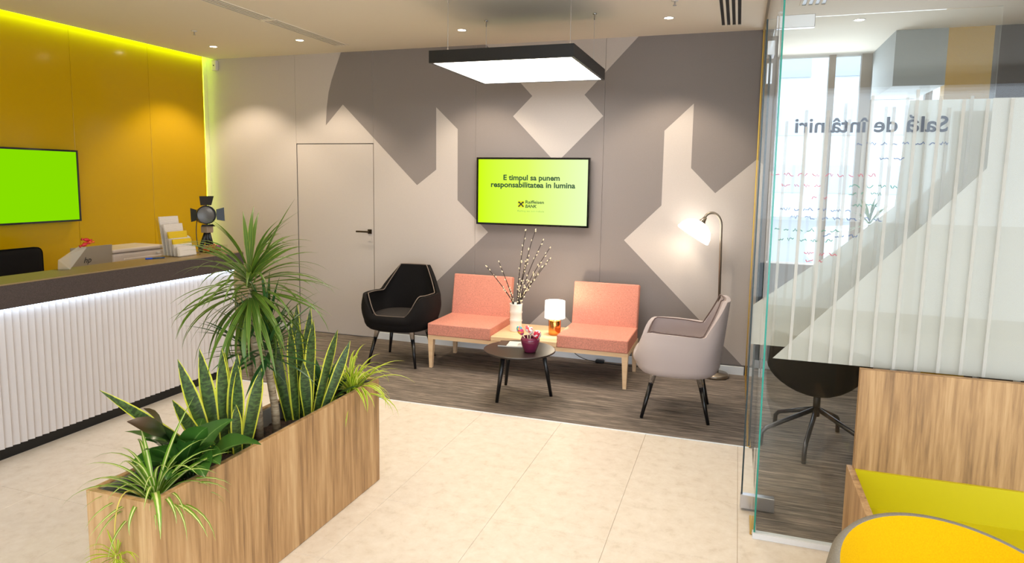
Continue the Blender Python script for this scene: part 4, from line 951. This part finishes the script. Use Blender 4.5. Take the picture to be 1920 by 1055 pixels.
# ================================================================== GLASS PARTITION AND DOOR
gp = thing('glass_partition', 'clear glass meeting room partition with frosted film', 'partition', (XG, YC, 0))
GT = 0.012
obj('pane', bx(XG + 0.012, 3.29, YC, YC + GT, 0.028, ZC), 'glass', gp)
obj('pane', bx(XG - GT / 2, XG + GT / 2, 4.43, YB - 0.02, 0.012, ZC), 'glass', gp)
obj('pane', bx(XG - GT / 2, XG + GT / 2, YC + GT + 0.003, 3.47, 0.012, ZC), 'glass', gp)
obj('pane', bx(XG - GT / 2, XG + GT / 2, 3.47, 4.43, 2.50, ZC), 'glass', gp)
obj('glass_edge', bx(XG + 0.004, XG + 0.012, YC - 0.0005, YC + GT + 0.0005, 0.028, ZC - 0.003), 'glass_edge', gp)
obj('glass_edge', bx(XG - GT / 2, XG + GT / 2, 4.424, 4.43, 0.012, 2.50), plain('dark_jamb_edge', srgb(60, 66, 68), 0.25), gp)
obj('floor_channel', bx(XG + 0.0, 3.29, YC - 0.012, YC + 0.024, 0.001, 0.028), 'alu', gp)
obj('floor_channel', bx(XG - 0.011, XG + 0.011, 4.43, YB - 0.013, 0.003, 0.012), 'gold', gp)
obj('floor_channel', bx(XG - 0.011, XG + 0.011, YC + 0.026, 3.47, 0.001, 0.012), 'gold', gp)
obj('ceiling_channel', bx(XG - 0.014, XG + 0.014, YC, YB - 0.001, ZC - 0.02, ZC - 0.0005), 'nickel', gp)
obj('wall_channel', bx(XG - 0.010, XG + 0.010, YB - 0.022, YB - 0.001, 0.012, ZC - 0.02), 'gold', gp)
obj('clamp', bx(XG - 0.02, XG + 0.02, 4.36, 4.50, 2.46, 2.54), 'steel', gp)
obj('strike_plate', bx(XG - 0.016, XG + 0.016, 4.428, 4.46, 2.30, 2.42), 'steel', gp)
def film_poly(name, pts, y, parent, mat='film', th=0.0012):
    return obj(name, poly_prism(BM(), [(x, y, z) for x, z in pts], (0, th, 0)), mat, parent)
fl = film_poly('frosted_film', [(0.190, 0.887), (3.28, 0.887), (3.28, 2.06), (0.975, 2.06), (0.975, 1.774), (0.80, 1.575)], YC + GT + 0.0008, gp)
for k in range(-1, 9):
    xs = 0.262 + 0.085 * k + 0.085; zt_ = (1.95, 2.02, 1.98, 2.08, 2.03, 2.10, 2.07, 2.055)[min(k + 1, 7)]
    zb_ = 0.89 if xs > 0.2 else 1.2
    film_poly('film_strip', [(xs - 0.0065, zb_), (xs + 0.0065, zb_), (xs + 0.0065 + 0.012, zt_), (xs - 0.0065 + 0.012, zt_)], YC - 0.0014, fl, 'film_strip')
# the pivot door, standing open into the meeting room
YD = 3.545
gd = thing('glass_door', 'clear glass door standing open behind the partition with mirrored lettering', 'door', (XG, YD, 0))
obj('leaf', bx(0.098, 1.06, YD, YD + GT, 0.012, 2.485), 'glass', gd)
obj('glass_edge', bx(0.090, 0.098, YD - 0.0005, YD + GT + 0.0005, 0.012, 2.485), plain('dark_glass_edge', srgb(36, 54, 60), 0.2), gd)
obj('patch_fitting', bx(0.088, 0.255, YD - 0.012, YD + GT + 0.012, 0.012, 0.085, 0.002, 1), 'steel', gd)
obj('patch_fitting', bx(0.135, 0.305, YD - 0.012, YD + GT + 0.012, 2.436, 2.496, 0.002, 1), 'steel', gd)
fd = film_poly('frosted_film', [(0.100, 0.882), (1.06, 0.882), (1.06, 2.088), (0.73, 2.088), (0.70, 1.60), (0.47, 1.385), (0.100, 1.085)], YD + GT + 0.0008, gd)
for k in range(10):
    xs = 0.20 + 0.085 * k; zt_ = (2.0, 2.05, 1.97, 2.08, 2.02, 2.06, 2.1, 2.0, 2.05, 2.1)[k]
    film_poly('film_strip', [(xs - 0.0065, 0.89), (xs + 0.0065, 0.89), (xs + 0.0065 + 0.008, zt_), (xs - 0.0065 + 0.008, zt_)], YD - 0.0014, fd, 'film_strip')
me = text_mesh('Sală de întâlniri', 0.09, offset=0.0018, align='LEFT')
xs = [v.co.x for v in me.vertices]; k = 0.642 / (max(xs) - min(xs)); x_min = min(xs)
for v in me.vertices: v.co = Vector((0.887 - (v.co.x - x_min) * k, YD - 0.0030, 1.944 + v.co.y * k * 0.95))
obj('lettering', me, 'navy', gd)
# marker notes on the door glass
rnd = random.Random(9)
M['mk_red'] = plain('red_marker', srgb(224, 60, 84), 0.6); M['mk_blue'] = plain('blue_marker', srgb(40, 80, 150), 0.6); M['mk_green'] = plain('green_marker', srgb(30, 140, 100), 0.6)
def scribble(x0, z0, n, mat, h=0.016):
    bm = BM(); x = x0
    for w in range(n):
        pts = []; m_ = rnd.randint(5, 9)
        for i in range(m_): pts.append((x + i * 0.0055, YD - 0.0042, z0 + rnd.uniform(-0.5, 0.5) * h))
        tube(bm, pts, 0.0019, 4); x += m_ * 0.0055 + 0.014
    obj('marker_note', bm, mat, gd)['kind'] = 'stuff'
for a in ((0.150, 1.742, 9, 'mk_red'), (0.20, 1.69, 4, 'mk_red'), (0.34, 1.632, 2, 'mk_red'), (0.20, 1.575, 6, 'mk_blue'), (0.25, 1.535, 7, 'mk_blue'), (0.18, 1.475, 6, 'mk_green'), (0.20, 1.425, 5, 'mk_green'),
          (0.32, 1.36, 3, 'mk_red'), (0.33, 1.325, 2, 'mk_red'), (0.50, 1.69, 4, 'mk_green'), (0.50, 1.655, 3, 'mk_green'), (0.52, 1.60, 2, 'mk_green'), (0.52, 1.89, 8, 'mk_blue'), (0.40, 1.452, 3, 'mk_blue'), (0.62, 1.82, 2, 'mk_blue')):
    scribble(*a)

# ================================================================== BENCH AND TUB SEAT IN FRONT OF THE PARTITION
t = thing('booth_bench', 'oak-finish booth bench with chartreuse seat against the glass partition', 'bench', (1.8, 3.0, 0))
obj('back_panel', bx(0.552, 3.0, 3.200, 3.235, 0.0, 0.893, 0.001, 1), 'oak', t)
obj('side_panel', bx(0.524, 0.552, 2.55, 3.235, 0.0, 0.44, 0.001, 1), 'oak', t)
obj('side_upright', bx(0.548, 0.5525, 3.1995, 3.2355, 0.44, 0.893), 'oak', t)
obj('seat_back_strip', bx(0.553, 3.0, 3.185, 3.2, 0.27, 0.44), 'lime_board', t)
obj('seat', bx(0.553, 3.0, 2.56, 3.185, 0.24, 0.275), 'lime_board', t)
obj('front_board', bx(0.553, 3.0, 2.55, 2.57, 0.0, 0.24), 'oak', t)

def felt_tub():
    C0 = Vector((0.700, 1.80, 0)); t = thing('felt_tub_chair', 'mustard yellow felt tub chair with grey shell in the near right corner', 'armchair', C0)
    N = 64; a0 = math.radians(20); a1 = math.radians(20 + 260)
    def ring(q, r, z): a = a0 + (a1 - a0) * q; return C0 + Vector((math.cos(a) * r, math.sin(a) * r * 0.95, z))
    def h(q): return 0.735 - 0.34 * abs(2 * (q - 0.46)) ** 2.2
    for nm, mat, prof in (('grey_shell', 'grey_felt', [(0.40, 0.12), (0.45, 0.35), (0.457, 0.6), (0.442, 0.9), (0.430, 0.99), (0.416, 1.015), (0.403, 1.01)]),
                          ('yellow_lining', 'yellow_felt', [(0.403, 1.01), (0.392, 0.97), (0.365, 0.80), (0.325, 0.62), (0.29, 0.52)])):
        bm = BM(); rows = []
        for i in range(N + 1):
            q = i / N; rows.append([bm.verts.new(ring(q, r, z * h(q))) for r, z in prof])
        for i in range(N):
            for k in range(len(prof) - 1): bm.faces.new((rows[i][k], rows[i + 1][k], rows[i + 1][k + 1], rows[i][k + 1]))
        bmesh.ops.recalc_face_normals(bm, faces=bm.faces)
        obj(nm, bm, mat, t, smooth=True)
    obj('seat_cushion', lathe(BM(), [(0, 0.42), (0.27, 0.42), (0.305, 0.40), (0.31, 0.34), (0.28, 0.28), (0, 0.28)], (C0.x, C0.y, 0), 48), 'yellow_felt', t, smooth=True)
    for k in range(4):
        a = PI / 4 + k * PI / 2; obj('leg', tube(BM(), [C0 + Vector((0.22 * math.cos(a), 0.2 * math.sin(a), 0.29)), C0 + Vector((0.27 * math.cos(a), 0.25 * math.sin(a), 0.002))], [0.02, 0.013], 10), 'black_leg', t, smooth=True)
felt_tub()

# ================================================================== MEETING ROOM
def swivel_chair(label, c, rz):
    t = thing('swivel_shell_chair', label, 'chair', (c[0], c[1], 0))
    NU, NV = 48, 12; bm = BM(); rows = []
    for j in range(NV + 1):
        v = j / NV; row = []
        for i in range(NU):
            th = 2 * PI * i / NU; a = abs((th - rz + PI) % (2 * PI) - PI) / PI       # 0 at the back
            hh = 0.84 - 0.36 * (a ** 1.5); k = math.sin(min(1, v * 1.25) * PI / 2); z = 0.40 + (hh - 0.40) * max(0, v - 0.15) ** 1.5 / 0.85 ** 1.5 - 0.03 * (1 - k)
            row.append(bm.verts.new((c[0] + 0.29 * k * math.cos(th), c[1] + 0.28 * k * math.sin(th), z)))
        rows.append(row)
    for j in range(NV):
        for i in range(NU): bm.faces.new((rows[j][i], rows[j][(i + 1) % NU], rows[j + 1][(i + 1) % NU], rows[j + 1][i]))
    bmesh.ops.remove_doubles(bm, verts=bm.verts, dist=0.0005); bmesh.ops.recalc_face_normals(bm, faces=bm.faces)
    o = obj('shell', bm, 'black_fabric', t, smooth=True); s = o.modifiers.new('thickness', 'SOLIDIFY'); s.thickness = 0.03; s.offset = 1
    obj('column', tube(BM(), [(c[0], c[1], 0.20), (c[0], c[1], 0.385)], 0.022, 12), 'black', t, smooth=True)
    for a in (200, 255, 330, 60, 130):
        a = math.radians(a); u = Vector((math.cos(a), math.sin(a), 0)); cc = Vector((c[0], c[1], 0))
        obj('base_arm', tube(BM(), [cc + Vector((0, 0, 0.25)), cc + u * 0.32 + Vector((0, 0, 0.12)), cc + u * 0.35 + Vector((0, 0, 0.09)), cc + u * 0.355 + Vector((0, 0, 0.004))], [0.016, 0.014, 0.014, 0.014], 10), plain('grey_steel_base', srgb(84, 84, 90), 0.3, 0.8), t, smooth=True)
swivel_chair('black shell chair on a star base just inside the meeting room', (0.55, 4.62), math.radians(-60))
t = thing('meeting_table', 'pale meeting table behind the frosted glass', 'table', (1.25, 5.2, 0))
obj('table_top', bx(0.95, 1.85, 4.85, 5.85, 0.715, 0.74, 0.01, 2), 'white_paint', t)
for x in (1.05, 1.75):
    for y in (4.98, 5.72): obj('leg', tube(BM(), [(x, y, 0.003), (x, y, 0.715)], 0.02, 10), 'alu', t, smooth=True)
# pot plant on the window sill
t = thing('potted_dracaena', 'spiky potted dracaena on the meeting room window sill', 'plant', (1.10, 6.515, 0.98))
obj('pot', lathe(BM(), [(0, 0), (0.06, 0), (0.08, 0.15), (0.074, 0.15), (0.07, 0.13), (0, 0.13)], (1.10, 6.515, 0.98), 24), 'white_ceramic', t, smooth=True)
obj('trunk', tube(BM(), [(1.10, 6.515, 1.11), (1.10, 6.515, 1.35)], 0.012, 8), 'trunk', t, smooth=True)
rosette(t, (1.10, 6.515, 1.36), 40, 0.26, 0.018, 'drac', (-0.3, 1.4), (0.3, 1.0), random.Random(4), variants=8)

# ================================================================== STREET OUTSIDE THE WINDOWS
structure(obj('ground_street', bx(-30, 40, 7.7, 60, -0.35, -0.15), plain('asphalt', srgb(150, 150, 152), 0.9)))
structure(obj('ground_forecourt', bx(-30, 40, -30, -2.2, -0.35, -0.15), plain('paving', srgb(176, 172, 166), 0.9)))
t = thing('apartment_block', 'pale apartment block across the street seen through the windows', 'building', (6, 42, -0.15))
obj('facade', bx(-10, 22, 40, 50, -0.15, 18), plain('pale_render', srgb(226, 230, 234), 0.8), t)
wm = bpy.data.meshes.new('window'); b = bx(0, 1.6, -0.08, 0.06, 0, 1.5); b.to_mesh(wm); b.free(); wm.materials.append(plain('blue_grey_glazing', srgb(186, 198, 212), 0.3))
for i in range(8):
    for j in range(5):
        o = bpy.data.objects.new('window', wm); COL.objects.link(o); o.parent = t; o.location = Vector((-1 + i * 2.8, 40, 1.2 + j * 3.1)) - WORG[t]
obj('roof_edge', bx(-10.2, 22.2, 39.8, 50, 18, 18.4), 'mullion', t)
def car(label, x, y, col):
    t = thing('parked_car', label, 'car', (x, y, -0.15), group='cars parked in the street')
    pr = [(-2.1, 0.25), (-2.15, 0.7), (-1.95, 0.88), (-1.25, 0.95), (-0.7, 1.38), (0.75, 1.42), (1.45, 1.0), (2.05, 0.88), (2.15, 0.6), (2.1, 0.25)]
    obj('body', poly_prism(BM(), [(x + a, y - 0.85, -0.15 + c) for a, c in pr], (0, 1.7, 0)), col, t)
    obj('side_window', poly_prism(BM(), [(x + a, y - 0.86, -0.15 + c) for a, c in ((-1.1, 0.96), (-0.65, 1.31), (0.7, 1.34), (1.3, 1.0))], (0, 0.02, 0)), plain('car_glass', srgb(150, 160, 170), 0.1), t)
    for a in (-1.3, 1.35): obj('wheel', tube(BM(), [(x + a, y - 0.88, 0.17), (x + a, y - 0.68, 0.17)], 0.32, 20), 'black', t, smooth=False)
car('white car parked in the street outside the meeting room window', 3.6, 15.5, plain('white_car_paint', srgb(232, 234, 236), 0.2))
car('silver car parked farther along the street outside the window', 7.2, 19.5, plain('silver_car_paint', srgb(190, 196, 202), 0.2))
